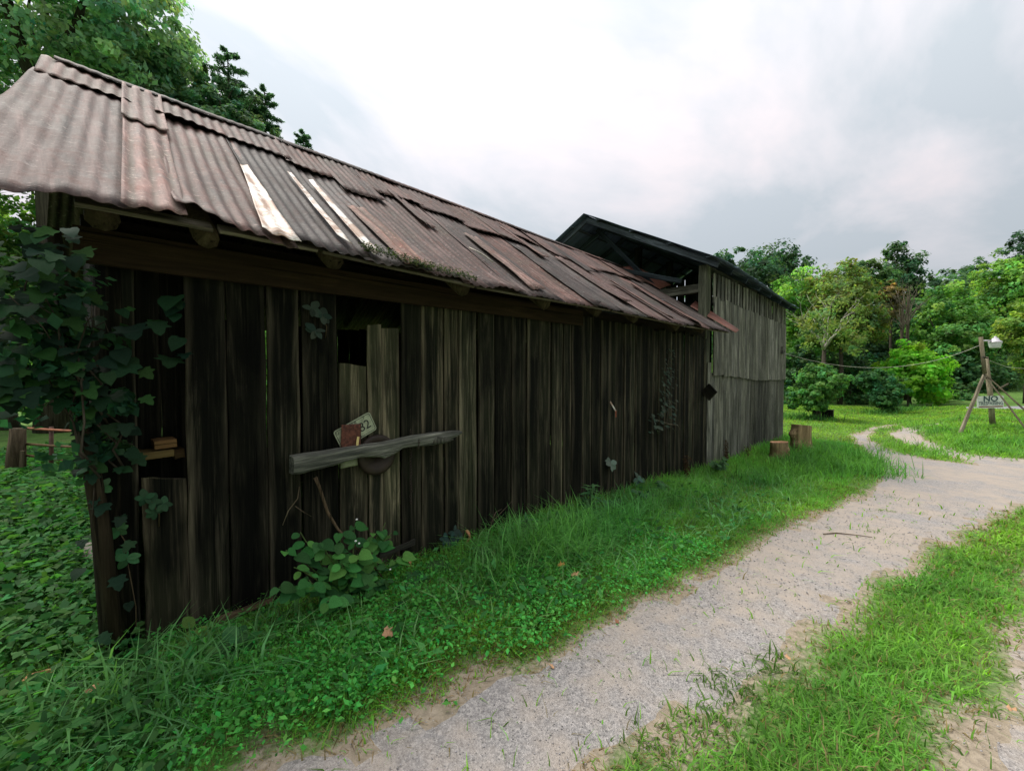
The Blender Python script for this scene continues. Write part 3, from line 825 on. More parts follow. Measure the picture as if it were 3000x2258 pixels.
# far and back walls with daylight gaps
x = BX0
while x < BX1:
    w = br.uniform(.2, .26)
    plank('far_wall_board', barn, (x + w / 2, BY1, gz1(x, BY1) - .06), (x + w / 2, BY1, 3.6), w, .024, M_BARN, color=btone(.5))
    x += w + br.choice([.006, .006, .006, .02])
y = BY0 + .1
while y < BY1:
    w = br.uniform(.2, .26)
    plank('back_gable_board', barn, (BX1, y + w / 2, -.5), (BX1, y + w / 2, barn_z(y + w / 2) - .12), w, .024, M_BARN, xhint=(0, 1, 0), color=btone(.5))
    y += w + br.choice([.008, .03])
# roof: tin sheets on both slopes, rafters, rake boards
RX0, RX1 = 8.30, 15.15
def barn_sheet(xa, xb, side, seed):
    rr = random.Random(seed)
    vs, fs = [], []
    nx, ny = int((xb - xa) / .05), 6
    ye = 2.70 if side < 0 else 2 * BYR - 2.70
    org = Vector((xa, BYR, BZR))
    for j in range(ny + 1):
        t = j / ny
        for i in range(nx + 1):
            x = xa + (xb - xa) * i / nx
            y = BYR + (ye - BYR) * t
            z = barn_z(y) + .03 + .008 * math.cos(x / .1 * 6.283) + .012 * mnoise.noise(Vector((x * 1.5, y * 1.5, seed))) - (.03 if j == ny else 0) * mnoise.noise(Vector((x * 4, 2, 3)))
            z -= 0.16 * ss1(BX0, BX1, x) * t
            vs.append(Vector((x, y, z)) - org)
    for j in range(ny):
        for i in range(nx):
            a = j * (nx + 1) + i
            q = (a, a + 1, a + nx + 2, a + nx + 1)
            fs.append(q[::-1] if side < 0 else q)
    o = obj('barn_roof_sheet', mesh('barn_roof_sheet', vs, fs, True), M_TINFLARE, barn, Matrix.Translation(org), (rr.uniform(.85, 1.15),) * 3)
    o.modifiers.new('thickness', 'SOLIDIFY').thickness = 0.003
xa = RX0
k = 0
while xa < RX1 - .05:
    xb = min(xa + .72, RX1)
    barn_sheet(xa - .02, xb + .02, -1, k); barn_sheet(xa - .02, xb + .02, 1, 50 + k)
    xa = xb; k += 1
nrm_r = Vector((0, -(BZR - BZE), BYR - 2.74)).normalized()
for k, xx in enumerate((8.40, 9.2, 10.2, 11.2, 12.2, 13.2, 14.2, 15.0)):
    for s in (-1, 1):
        ye = BYR + s * (BYR - 2.78)
        dz = -.10 - 0.14 * float(sstep(BX0, BX1, xx))
        plank('barn_rafter', barn, (xx, ye, barn_z(ye) + dz), (xx, BYR - s * .0, BZR - .10), .05, .11, M_BARN, xhint=(1, 0, 0), color=(.4, .55, .75) if k else (.7, .85, 1.1))  # rafter tint carries the blue of the flare veil
for s_ in (.12, .4, .68, .94):
    for s in (-1, 1):
        y_ = BYR + s * (BYR - 2.74) * s_
        plank('barn_purlin', barn, (RX0, y_, barn_z(y_) - .012), (RX1, y_, barn_z(y_) - .012 - .16 * s_), .10, .022, M_BARN, xhint=(0, 1, 0), color=(.7, .9, 1.2))  # purlins tinted with the flare's blue as well
# brace across the gable, tinted with the same flare blue
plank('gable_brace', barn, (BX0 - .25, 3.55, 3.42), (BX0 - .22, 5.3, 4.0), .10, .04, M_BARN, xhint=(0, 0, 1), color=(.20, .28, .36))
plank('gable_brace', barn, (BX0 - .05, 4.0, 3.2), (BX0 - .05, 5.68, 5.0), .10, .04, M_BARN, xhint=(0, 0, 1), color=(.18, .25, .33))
# weathered bracket where the shed wall ends
kb = on_y(2092, 1150, YW - .02)
plank('knee_bracket', barn, on_y(2068, 1137, YW - .03), on_y(2088, 1160, YW - .2), .05, .22, M_SHED, xhint=(1, 0, 0), color=(.5, .5, .5), n=2)
# small box on the far corner that holds the cable
ib = on_y(2292, 1026, BY0 - .07)
plank('cable_box', barn, ib + Vector((-.12, 0, 0)), ib + Vector((.14, 0, 0)), .2, .09, M_BARN, xhint=(0, 0, 1), color=(1.1, 1.1, 1.05), n=2)
# ------------------------------------------------------------------ foliage machinery
def unit(a): return a / (np.linalg.norm(a, axis=-1, keepdims=True) + 1e-9)
def leaf_quads(C, N, size, aspect=0.55, droop=0.25, r=rng):
    """rhombic leaves at C with normals about N"""
    n = len(C)
    a = r.normal(size=(n, 3)); a = unit(a - N * np.sum(a * N, 1, keepdims=True)); a[:, 2] -= droop; a = unit(a)
    b = unit(np.cross(N, a))
    s = size[:, None]
    V = np.stack([C - a * s * .5, C + b * s * .5 * aspect + N * s * .06, C + a * s * .5, C - b * s * .5 * aspect + N * s * .06], 1)
    T = np.arange(n * 4).reshape(n, 4)
    return V.reshape(-1, 3), T
def crown(name, parent, org, blobs, clumps, per, leaf, colr, seed, cl_r=0.3, var=0.28, up=0.5, shell=0.55, flat=0.75, mat=None, aspect=.6, accent=None):
    """blobs: list of (centre, radii) relative to org. Leaves in clumps spread through the volume."""
    r = np.random.default_rng(seed)
    vol = np.array([np.prod(b[1]) ** (2 / 3) for b in blobs]); pick = r.choice(len(blobs), clumps, p=vol / vol.sum())
    Bc = np.array([b[0] for b in blobs], float)[pick]; Br = np.array([b[1] for b in blobs], float)[pick]
    d = unit(r.normal(size=(clumps, 3)))
    rad = shell + (1 - shell) * r.random(clumps) ** .6
    rad *= 0.86 + .28 * r.random(clumps)
    cc = Bc + d * Br * rad[:, None]
    cr = cl_r * Br.mean(1) * (.55 + .9 * r.random(clumps))
    ctone = 1 + var * r.normal(size=clumps)
    hue = r.normal(size=clumps) * .10
    dd = unit(r.normal(size=(clumps, per, 3)))
    rr = r.random((clumps, per, 1)) ** .45
    off = dd * rr * cr[:, None, None]; off[..., 2] *= flat
    C = (cc[:, None, :] + off).reshape(-1, 3)
    outward = unit(C - np.repeat(Bc, per, 0))
    N = unit(outward * .7 + dd.reshape(-1, 3) * .4 + np.array([0, 0, up]) + r.normal(size=C.shape) * .45)
    sz = leaf * (.6 + .8 * r.random(len(C)))
    V, T = leaf_quads(C, N, sz, aspect, r=r)
    base = np.array(colr, float) * 1.75
    tn = np.clip(np.repeat(ctone, per) * (1 + .22 * r.normal(size=len(C))), .35, 1.9)
    hu = np.repeat(hue, per) + r.normal(size=len(C)) * .06
    col_ = base[None] * tn[:, None]
    col_[:, 0] *= 1.04 + 1.6 * hu; col_[:, 2] *= 1.25 - hu
    if accent is not None:
        m = r.random(len(C)) < accent[0]
        col_[m] = np.array(accent[1]) * tn[m, None]
    me = np_mesh(name, V, T, np.repeat(np.clip(col_, .003, .9), 4, 0))
    o = obj(name, me, mat or M_FOLIAGE, parent, Matrix.Translation(Vector(org)))
    return stuff(o)
def limbs(name, parent, base, tips, r0, mat, seed, wig=.12, fork=.45, twigs=3):
    rr = random.Random(seed)
    parts = []
    base = Vector(base)
    for (tip, rad) in tips:
        tip = Vector(tip); n = 7
        pts, rs = [], []
        L = (tip - base).length
        for i in range(n + 1):
            t = i / n
            p = base.lerp(tip, t)
            # rise first, then spread
            p.z += (tip.z - base.z) * .12 * math.sin(math.pi * t)
            if 0 < i: p += Vector((rr.uniform(-1, 1), rr.uniform(-1, 1), rr.uniform(-.5, .5))) * wig * L * .12
            pts.append(p); rs.append(rad * (1 - .82 * t))
        parts.append(tube_data(pts, rs, 6, .1, rr))
        for _ in range(twigs):
            k = rr.randint(3, n - 1)
            q = pts[k]; dirn = (tip - base).normalized() + Vector((rr.uniform(-1, 1), rr.uniform(-1, 1), rr.uniform(-.2, .7))) * .9
            l2 = L * rr.uniform(.2, .45)
            pp = [q + dirn * l2 * (j / 4) + Vector((rr.uniform(-1, 1), rr.uniform(-1, 1), rr.uniform(-1, 1))) * .03 * l2 * j for j in range(5)]
            parts.append(tube_data(pp, [rs[k] * .6 * (1 - .2 * j) for j in range(5)], 5, .1, rr))
    vs, fs = join(parts)
    return obj(name, mesh(name, [v - base for v in vs], fs, True), mat, parent, Matrix.Translation(base))
def tree(name, label, cat, px, ptop, half, pbot, dep, colr, seed, clumps=120, per=45, leaf=.24, bark=M_BARK, n_blobs=5, trunk_r=.2, group=None, limb_n=4, limb_mat=None, accent=None, var=.28, cl_r=.30, shell=.5, z_base=None, depth_k=.9, show=0):
    """a tree whose crown fills the given pixel extent at the given depth (pixels of the 3000 px frame)"""
    rr = random.Random(seed)
    c = at_depth(px, (ptop + pbot) / 2, dep); top = at_depth(px, ptop, dep); bot = at_depth(px, pbot, dep)
    hw = half / F * dep; hh = (top.z - bot.z) / 2
    gx, gy = c.x, c.y
    zb = gz1(gx, gy) if z_base is None else z_base
    root = thing(name, label, cat, (gx, gy, zb), group)
    blobs = [((0, 0, 0), (hw * .62, hw * .62 * depth_k, hh * .72))]
    for k in range(n_blobs):
        a = 2 * math.pi * (k + rr.random() * .7) / n_blobs
        zz_ = rr.uniform(-.5, .55)
        blobs.append(((math.cos(a) * hw * .5, math.sin(a) * hw * .5 * depth_k, zz_ * hh), (hw * rr.uniform(.34, .5), hw * rr.uniform(.34, .5), hh * rr.uniform(.34, .48))))
    blobs.append(((rr.uniform(-.2, .2) * hw, 0, hh * .55), (hw * .45, hw * .45, hh * .42)))
    clumps = int(clumps * (1.35 if dep > 20 else 1))
    crown('crown', root, c, blobs, clumps, per, leaf, colr, seed, accent=accent, var=var, cl_r=cl_r, shell=shell)
    tb = Vector((gx, gy, zb - .1)); fork = Vector((gx + rr.uniform(-.2, .2), gy, max(zb + .3, bot.z + hh * .35)))
    mid = tb.lerp(fork, .5) + Vector((rr.uniform(-.1, .1), rr.uniform(-.1, .1), 0)) * hw * .3
    tk = tube('trunk', root, [tb, mid, fork, fork.lerp(c, .6)], [trunk_r * 1.25, trunk_r, trunk_r * .85, trunk_r * .5], bark, 8, .06)
    tips = []
    for k in range(limb_n):
        a = 2 * math.pi * k / max(1, limb_n) + rr.random()
        tips.append(((c.x + math.cos(a) * hw * .5, c.y + math.sin(a) * hw * .5, c.z + hh * rr.uniform(-.1, .4)), trunk_r * .55))
    if tips: limbs('limb', tk, fork, tips, trunk_r * .5, limb_mat or bark, seed, twigs=2)
    return root
K = 1.3562
def tr(name, label, cat, cx_, top, half, bot, dep, colr, seed, **kw):
    return tree(name, label, cat, cx_ * K, top * K, half * K, bot * K, dep, colr, seed, **kw)

DK, MID, LT, LIME = (0.030, 0.075, 0.030), (0.055, 0.125, 0.032), (0.100, 0.190, 0.040), (0.115, 0.27, 0.022)
GR = 'trees beyond the meadow'
# far to near on the right
tr('broadleaf_tree', 'large dark green tree rising behind the tall barn roof', 'tree', 1655, 514, 118, 730, 40, DK, 1, clumps=260, per=48, leaf=.30, n_blobs=8, trunk_r=.3, group=GR)
tr('broadleaf_tree', 'smaller dark tree top showing just past the barn eave', 'tree', 1560, 532, 55, 700, 43, (0.035, 0.085, 0.034), 2, clumps=110, leaf=.30, group=GR)
tr('broadleaf_tree', 'tall round-topped tree standing above the middle of the wood', 'tree', 1935, 512, 60, 720, 52, (0.032, 0.080, 0.030), 3, clumps=150, per=50, leaf=.34, n_blobs=4, group=GR)
tr('broadleaf_tree', 'mid green tree between pale-limbed tree and tall round-topped tree', 'tree', 1868, 552, 62, 740, 46, (0.050, 0.110, 0.036), 4, clumps=130, leaf=.32, group=GR)
tr('broadleaf_tree', 'dark tree on the ridge right of the tall round-topped tree', 'tree', 2035, 572, 62, 760, 58, (0.040, 0.090, 0.036), 5, clumps=120, leaf=.36, group=GR)
tr('broadleaf_tree', 'dark flat-topped tree on the ridge left of the highest ridge tree', 'tree', 2105, 548, 48, 740, 62, (0.034, 0.080, 0.036), 6, clumps=110, leaf=.38, group=GR)
tr('broadleaf_tree', 'highest dark tree on the ridge at the right edge', 'tree', 2192, 502, 60, 720, 66, (0.030, 0.072, 0.034), 7, clumps=140, leaf=.4, group=GR)
tr('broadleaf_tree', 'broad light green tree beside the barn corner, in front of the dark tree', 'tree', 1738, 575, 98, 800, 31, (0.10, 0.215, 0.045), 8, clumps=230, per=46, leaf=.22, n_blobs=7, group=GR)
syc = tr('broadleaf_tree', 'olive-brown thinning tree with pale bare lower limbs', 'tree', 1818, 560, 90, 790, 28, (0.110, 0.165, 0.038), 9, clumps=300, per=44, leaf=.19, n_blobs=8, limb_n=0, accent=(.10, (.20, .16, .05)), shell=.5, trunk_r=.12, group=GR)
# pale limbs of that tree, in front of its crown
fk = at_depth(1780 * K, 755 * K, 25.6)
lt = [at_depth(1708 * K, 676 * K, 24.2), at_depth(1783 * K, 660 * K, 24.6), at_depth(1838 * K, 690 * K, 24.3), at_depth(1856 * K, 655 * K, 24.8), at_depth(1805 * K, 640 * K, 25)]
limbs('pale_limb', syc, fk, [(lt[0], .08), (lt[1], .07), (lt[2], .08), (lt[3], .05), (lt[4], .04)], .2, M_PALEBARK, 4, wig=.35, twigs=4)
tube('pale_trunk', syc, [(fk.x - .1, fk.y, gz1(fk.x, fk.y) - .1), (fk.x + .1, fk.y, (fk.z) * .5), fk], [.16, .12, .09], M_BARK, 8, .08)
sc_ = at_depth(1805 * K, 700 * K, 23.6)
crown('crown', syc, sc_, [((0, 0, .8), (2.2, 1.0, 1.6)), ((1.2, -.8, -.6), (1.4, .9, 1.2)), ((-1.3, .8, -.4), (1.3, .9, 1.2))], 60, 30, .16, (0.085, 0.135, 0.036), 99, cl_r=.3, shell=.4)
tr('broadleaf_tree', 'small orange-brown tree turning colour beside the bare tree', 'tree', 1925, 605, 34, 700, 35, (0.13, 0.115, 0.040), 10, clumps=60, leaf=.22, trunk_r=.1, group=GR)
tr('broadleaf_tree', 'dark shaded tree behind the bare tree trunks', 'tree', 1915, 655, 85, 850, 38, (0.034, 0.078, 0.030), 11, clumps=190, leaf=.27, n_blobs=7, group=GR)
tr('broadleaf_tree', 'mid green tree left of the yard light pole, spreading low', 'tree', 2050, 605, 88, 850, 33, (0.085, 0.19, 0.04), 12, clumps=240, per=46, leaf=.24, n_blobs=8, group=GR)
tr('broadleaf_tree', 'tall light green tree right above the yard light', 'tree', 2160, 548, 92, 800, 36, (0.105, 0.21, 0.04), 13, clumps=260, per=48, leaf=.26, n_blobs=8, group=GR)
tr('broadleaf_tree', 'yellow-green tree with drooping branches at the right edge', 'tree', 2228, 645, 72, 835, 24, (0.12, 0.20, 0.036), 14, clumps=190, per=46, leaf=.18, n_blobs=6, group=GR)
tr('broadleaf_tree', 'dark low tree between the pale-limbed tree and the bare tree', 'tree', 1835, 745, 75, 880, 31, (0.038, 0.090, 0.030), 15, clumps=150, leaf=.22, n_blobs=6, group=GR)
tr('broadleaf_tree', 'dark low tree right behind the round bush by the barn', 'tree', 1735, 745, 60, 880, 29, (0.036, 0.085, 0.028), 16, clumps=130, leaf=.22, group=GR)
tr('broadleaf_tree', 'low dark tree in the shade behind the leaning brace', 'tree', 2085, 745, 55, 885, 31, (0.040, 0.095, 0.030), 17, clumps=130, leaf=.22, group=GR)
lime = tr('broadleaf_tree', 'bright lime green tree with layered leaves at the meadow edge', 'tree', 1968, 738, 86, 872, 26, LIME, 18, clumps=190, per=50, leaf=.24, n_blobs=7, trunk_r=.1, shell=.4, var=.2)
bush1 = tr('round_bush', 'round dense green bush standing nearest the barn corner', 'bush', 1768, 778, 66, 905, 18.5, (0.060, 0.150, 0.034), 19, clumps=230, per=60, leaf=.12, n_blobs=7, trunk_r=.09, shell=.5)
bush2 = tr('round_bush', 'darker green bush in front of the bright lime tree', 'bush', 1903, 792, 52, 893, 22, (0.042, 0.115, 0.034), 20, clumps=180, per=55, leaf=.12, n_blobs=6, trunk_r=.08)
for k, (cx_, tp, hf, bt, dp, c_, lb) in enumerate([
        (2032, 838, 36, 884, 27, (0.075, 0.175, 0.034), 'low light green shrub right of the lime tree'),
        (2085, 842, 30, 884, 27, (0.06, 0.15, 0.04), 'low shrub at the meadow edge left of the sign'),
        (1848, 846, 30, 884, 28, (0.045, 0.11, 0.03), 'low shrub between the two round bushes'),
        (1712, 845, 26, 890, 24, (0.05, 0.13, 0.04), 'low shrub beside the barn far corner')]):
    tr('meadow_shrub', lb, 'shrub', cx_, tp, hf, bt, dp, c_, 40 + k, clumps=60, per=40, leaf=.15, n_blobs=3, trunk_r=.05, limb_n=2)
for k, (cx_, tp, hf, bt, dp, c_, lb) in enumerate([
        (1790, 592, 85, 800, 44, (0.050, 0.115, 0.034), 'mid green tree filling in behind the olive-brown tree'),
        (1985, 612, 75, 830, 44, (0.045, 0.110, 0.034), 'deep green tree behind the bare tree, right side'),
        (2095, 590, 80, 830, 46, (0.062, 0.140, 0.036), 'leafy tree low on the slope behind the tall light green tree'),
        (2010, 680, 70, 860, 37, (0.050, 0.120, 0.032), 'dense green tree just above the bright lime tree'),
        (1690, 620, 60, 840, 36, (0.055, 0.130, 0.036), 'leafy tree tight behind the barn far corner')]):
    tr('broadleaf_tree', lb, 'tree', cx_, tp, hf, bt, dp, c_, 140 + k, clumps=190, per=46, leaf=.28, n_blobs=7, group=GR)
# bare dead tree
bt0 = at_depth(1952 * K, 850 * K, 29.5)
bare = thing('bare_tree', 'bare leafless tree with thin grey trunks in front of the wood', 'tree', (bt0.x, bt0.y, gz1(bt0.x, bt0.y)))
for (xa, ya, xb, yb) in [(1945, 850, 1950, 650), (1958, 850, 1962, 640)]:
    a, b = at_depth(xa * K, ya * K, 29.5), at_depth(xb * K, yb * K, 29.5)
    a.z = gz1(a.x, a.y) - .1
    tk = tube('trunk', bare, [a, a.lerp(b, .5) + Vector((.05, 0, 0)), b], [.15, .11, .06], M_POST, 7, .05, color=(.4, .4, .36))
    tips = [(at_depth((xb + dx) * K, (yb + dy) * K, 29.5), .05) for dx, dy in ((-28, 0), (-14, -22), (6, -24), (20, -14), (32, 14), (-22, 40))]
    limbs('branch', tk, a.lerp(b, .72), tips, .05, M_POST, 31 + xa, wig=.2, twigs=5)
# the wood on the slope behind, too far to count
wr_ = np.random.default_rng(77)
fb = []
for k in range(300):
    a = wr_.uniform(-1.30, 0.95); rad = wr_.uniform(50, 105)
    px_, py_ = rad * math.cos(a), rad * math.sin(a)
    h = wr_.uniform(3.2, 5.5)
    fb.append(((px_, py_, gz1(px_, py_) + h * .7), (wr_.uniform(2.6, 4.2), wr_.uniform(2.6, 4.2), h)))
o = crown('distant_wood', None, (0, 0, 0), fb, 2400, 26, .62, (0.042, 0.098, 0.034), 78, cl_r=.34, shell=.7)
o['label'] = 'distant dense green wood covering the slope'; o['category'] = 'wood'
ub = []
for k in range(70):
    px_ = wr_.uniform(1640, 2330) * K; dep = wr_.uniform(30, 38)
    p = at_depth(px_, 880 * K, dep)
    ub.append(((p.x, p.y, gz1(p.x, p.y) + .6), (1.6, 1.6, wr_.uniform(.9, 2.0))))
o = crown('undergrowth', None, (0, 0, 0), [b for b in ub if b[0][1] > -8.5 or b[0][0] < 28], 700, 34, .24, (0.038, 0.090, 0.028), 79, cl_r=.4, shell=.6)
o['label'] = 'dark tangled undergrowth along the foot of the wood'; o['category'] = 'undergrowth'

# left: big trees behind the shed
GL = 'trees behind the shed'
tr('broadleaf_tree', 'huge leafy tree overhanging the left end of the shed roof', 'tree', 90, -330, 330, 420, 11.0, (0.14, 0.245, 0.125), 60, clumps=620, per=70, leaf=.15, n_blobs=10, trunk_r=.3, cl_r=.2, group=GL)  # flare haze put into this and the next two crown colours
tr('broadleaf_tree', 'leafy tree rising behind the shed ridge, right of the huge tree', 'tree', 335, 60, 120, 400, 12.5, (0.125, 0.22, 0.125), 61, clumps=330, per=60, leaf=.14, n_blobs=8, trunk_r=.2, cl_r=.22, shell=.45, group=GL)
tr('broadleaf_tree', 'low leafy tree just above the middle of the shed ridge', 'tree', 500, 165, 105, 420, 13.5, (0.12, 0.215, 0.12), 62, clumps=300, per=55, leaf=.14, n_blobs=7, trunk_r=.15, cl_r=.24, group=GL)
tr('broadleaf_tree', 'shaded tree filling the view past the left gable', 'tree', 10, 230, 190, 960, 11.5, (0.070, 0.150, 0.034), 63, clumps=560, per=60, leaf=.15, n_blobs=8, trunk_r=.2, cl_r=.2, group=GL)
tr('broadleaf_tree', 'dim tree standing behind the back wall slits', 'tree', 640, 640, 260, 960, 13.0, (0.085, 0.190, 0.04), 64, clumps=200, per=45, leaf=.18, n_blobs=6, trunk_r=.15, cl_r=.2, group=GL)
def conifer(label, px, ptop, pbot, half, dep, seed, colr):
    r = np.random.default_rng(seed); rr = random.Random(seed)
    top = at_depth(px * K, ptop * K, dep); bot = at_depth(px * K, pbot * K, dep)
    hw = half * K / F * dep
    zb = gz1(top.x, top.y)
    root = thing('conifer_tree', label, 'conifer', (top.x, top.y, zb), GL)
    tube('trunk', root, [(top.x, top.y, zb - .1), (top.x, top.y, (zb + top.z) / 2), (top.x, top.y, top.z)], [.18, .11, .012], M_BARK, 7, .05)
    Cs, Ns = [], []
    parts = []
    nb = 90
    for k in range(nb):
        t = (k + .5) / nb
        z = bot.z - 1 + (top.z - bot.z + 1) * t
        a = k * 2.4 + rr.random() * .5
        L = hw * (1.15 - t) * rr.uniform(.6, 1.25) + .12
        p0 = np.array([top.x, top.y, z]); d = np.array([math.cos(a), math.sin(a), rr.uniform(-.05, .4)])
        parts.append(tube_data([p0, p0 + d * L * .5, p0 + d * L + np.array([0, 0, -.08 * L])], [.02, .014, .005], 4))
        side = np.array([-math.sin(a), math.cos(a), 0])
        for q in range(9):
            s0 = .25 + .75 * (q + rr.random()) / 9; sg = 1 if q % 2 else -1
            if q == 8: s0, sg = .95, .15
            b0 = p0 + d * s0 * L; bd = d * .75 + side * sg * .65 + np.array([0, 0, -.10]); bl = L * (.42 * (1.2 - s0) + .06)
            m = int(12 + 60 * bl / max(hw, .1))
            u = r.random(m)
            C = b0 + bd * (u * bl)[:, None] + r.normal(size=(m, 3)) * .022
            Cs.append(C); Ns.append(unit(np.array([0, 0, 1.]) + r.normal(size=(m, 3)) * .5))
    C = np.concatenate(Cs) - np.array(top); N = np.concatenate(Ns)
    V, T = leaf_quads(C, N, .07 + .06 * r.random(len(C)), .3, .1, r)
    tint = 1.5 * np.array(colr)[None] * np.clip(1 + .3 * r.normal(size=len(C)), .4, 1.8)[:, None]
    stuff(obj('crown', np_mesh('crown', V, T, np.repeat(tint, 4, 0)), M_FOLIAGE, root, Matrix.Translation(top)))
    vs, fs = join(parts)
    obj('branch', mesh('branch', [Vector(v) - top for v in vs], fs), M_BARK, root, Matrix.Translation(top))
conifer('dark conifer with a pointed ragged top above the shed ridge', 492, 112, 420, 95, 13.5, 91, (0.05, 0.11, 0.075))
conifer('dark conifer leaning to the right of the pointed one', 572, 200, 420, 60, 14.0, 92, (0.055, 0.12, 0.08))
conifer('small lone conifer top furthest right along the shed ridge', 655, 290, 440, 42, 15.5, 93, (0.055, 0.12, 0.085))
# ------------------------------------------------------------------ yard light pole, sign, cable
PD = 14.4
def pp(px, py, dep=PD): return at_depth(px, py, dep)
base = pp(2911, 1252); base.z = gz1(base.x, base.y)
pole = thing('light_pole', 'leaning weathered wooden pole braced by slanting timbers in the meadow', 'pole', base)
tube('lower_post', pole, [base - Vector((0, 0, .3)), pp(2901, 1150), pp(2888, 1046)], [.078, .072, .064], M_POST, 9, .06, color=(1.35, 1.35, 1.25))
tube('upper_post', pole, [pp(2885, 1095, PD - .15), pp(2880, 1045, PD - .15), pp(2873, 987, PD - .12)], [.05, .054, .058], M_POST, 9, .06, color=(1.2, 1.2, 1.1))
lbp = on_g(2811, 1271)
plank('slanting_brace', pole, lbp - Vector((0, 0, .05)), pp(2884, 1098, PD - .1), .085, .06, M_POST, xhint=(sY, -cY, 0), color=(.95, .95, .9))
for k, (xb, yb) in enumerate(((3075, 1300), (3060, 1330))):
    e_ = on_g(xb, yb) if k else on_g(3100, 1290)
    tube('slanting_brace', pole, [e_, e_.lerp(pp(2886, 1096), .5), pp(2886, 1096 + 6 * k)], [.026, .026, .022], M_POST, 6, .05, color=(.4, .42, .34))
plank('cross_stick', pole, pp(2926, 1139, PD - .3), pp(2954, 1124, PD + .2), .05, .04, M_POST, xhint=(0, 0, 1), color=(.5, .5, .45), n=3)
plank('wire_clamp', pole, pp(2879, 1046, PD - .2), pp(2893, 1049, PD - .2), .03, .05, M_DARKIRON, xhint=(0, 0, 1), n=2)
la0 = pp(2877, 999, PD - .12)
lampr = Vector((sY, -cY, 0))
yl = thing('yard_light', 'grey metal yard light with frosted refractor on top of the pole', 'lamp', la0)
tube('lamp_arm', yl, [la0, la0 + lampr * .12 + Vector((0, 0, .01)), la0 + lampr * .36], [.03, .028, .028], M_LAMP, 8)
lc = la0 + lampr * .44
vs, fs = lathe_data([(0.001, .10), (.07, .10), (.085, .06), (.10, .03), (.165, -.02), (.17, -.055), (.15, -.06)], 18)
lh = obj('lamp_housing', mesh('lamp_housing', vs, fs, True), M_LAMP, yl, Matrix.Translation(lc))
vs, fs = lathe_data([(.165, -.058), (.155, -.10), (.135, -.20), (.125, -.235), (.001, -.238)], 18)
obj('lamp_refractor', mesh('lamp_refractor', vs, fs, True), M_REFR, lh, Matrix.Translation(lc))
vs, fs = lathe_data([(.001, .155), (.035, .155), (.04, .10), (.001, .099)], 12)
obj('photo_cell', mesh('photo_cell', vs, fs, True), M_LAMP, lh, Matrix.Translation(lc))
# sign
sd_ = PD - .25
s00, s10, s11, s01 = pp(2864, 1196, sd_), pp(2942, 1194, sd_), pp(2938, 1158, sd_), pp(2862, 1161, sd_)
scn = (s00 + s10 + s11 + s01) / 4
sign = thing('trespass_sign', 'white sign reading NO TRESPASSING nailed to the leaning pole', 'sign', scn)
xax = (s10 - s00).normalized(); zax = ((s01 - s00) - xax * (s01 - s00).dot(xax)).normalized()
yax = zax.cross(xax)      # away from the camera or towards it
SW, SH = (s10 - s00).length, (s01 - s00).length
tocam = Vector((-cY, -sY, 0))
SM = Matrix((xax, zax, xax.cross(zax))).transposed().to_4x4(); SM.translation = scn
if SM.col[2].xyz.dot(tocam) < 0: print('sign normal flipped')
def rounded(w, h, r, t, n=4):
    pts = []
    for cx_, cy_, a0 in ((w / 2 - r, h / 2 - r, 0), (-w / 2 + r, h / 2 - r, 90), (-w / 2 + r, -h / 2 + r, 180), (w / 2 - r, -h / 2 + r, 270)):
        for k in range(n + 1):
            a = math.radians(a0 + 90 * k / n); pts.append((cx_ + r * math.cos(a), cy_ + r * math.sin(a)))
    m = len(pts)
    vs = [(x, y, t / 2) for x, y in pts] + [(x, y, -t / 2) for x, y in pts]
    fs = [tuple(range(m)), tuple(range(2 * m - 1, m - 1, -1))] + [(k + m, (k + 1) % m + m, (k + 1) % m, k) for k in range(m)]
    return vs, fs
vs, fs = rounded(SW, SH, .035, .012)
sbd = obj('sign_board', mesh('sign_board', vs, fs), M_WHITE, sign, SM)
def on_sign(x, y, d=.0085): return SM @ Matrix.Translation((x, y, d))
text('lettering', 'NO', .25, M_NAVY, sbd, on_sign(0.0, SH * .25) @ Matrix.Diagonal((1.25, 1, 1, 1)), .0015, bold=.006)
text('lettering', 'TRESPASSING', .158, M_NAVY, sbd, on_sign(0.01, -SH * .12) @ Matrix.Diagonal((.86, 1, 1, 1)), .0015, bold=.0015)
vs, fs = box_data(-SW * .44, SW * .46, -.017, .017, -.001, .001)
obj('red_stripe', mesh('red_stripe', vs, fs), M_REDP, sbd, on_sign(0, -SH * .385))
# cable from the barn to the pole
ca, cb = on_y(2296, 1034, BY0 - .1), pp(2871, 1011, PD - .1)
n = 26
cpts = []
mid_t = ray(2570, 1071)
for k in range(n + 1):
    t = k / n
    p = ca.lerp(cb, t); p.z -= 4 * t * (1 - t) * .58
    cpts.append(p)
cab = tube('overhead_cable', None, cpts, .0062, M_WIRE, 5)
tag(cab, 'pale sagging cable strung from the barn corner to the light pole', 'cable')
gw = tube('guy_wire', None, [pp(2888, 1052), pp(2950, 1075, PD + 2), pp(3060, 1085, PD + 5), pp(3200, 1080, PD + 9)], .006, M_WIRE, 4)
tag(gw, 'thin wire running right from the lower post of the light pole', 'wire')

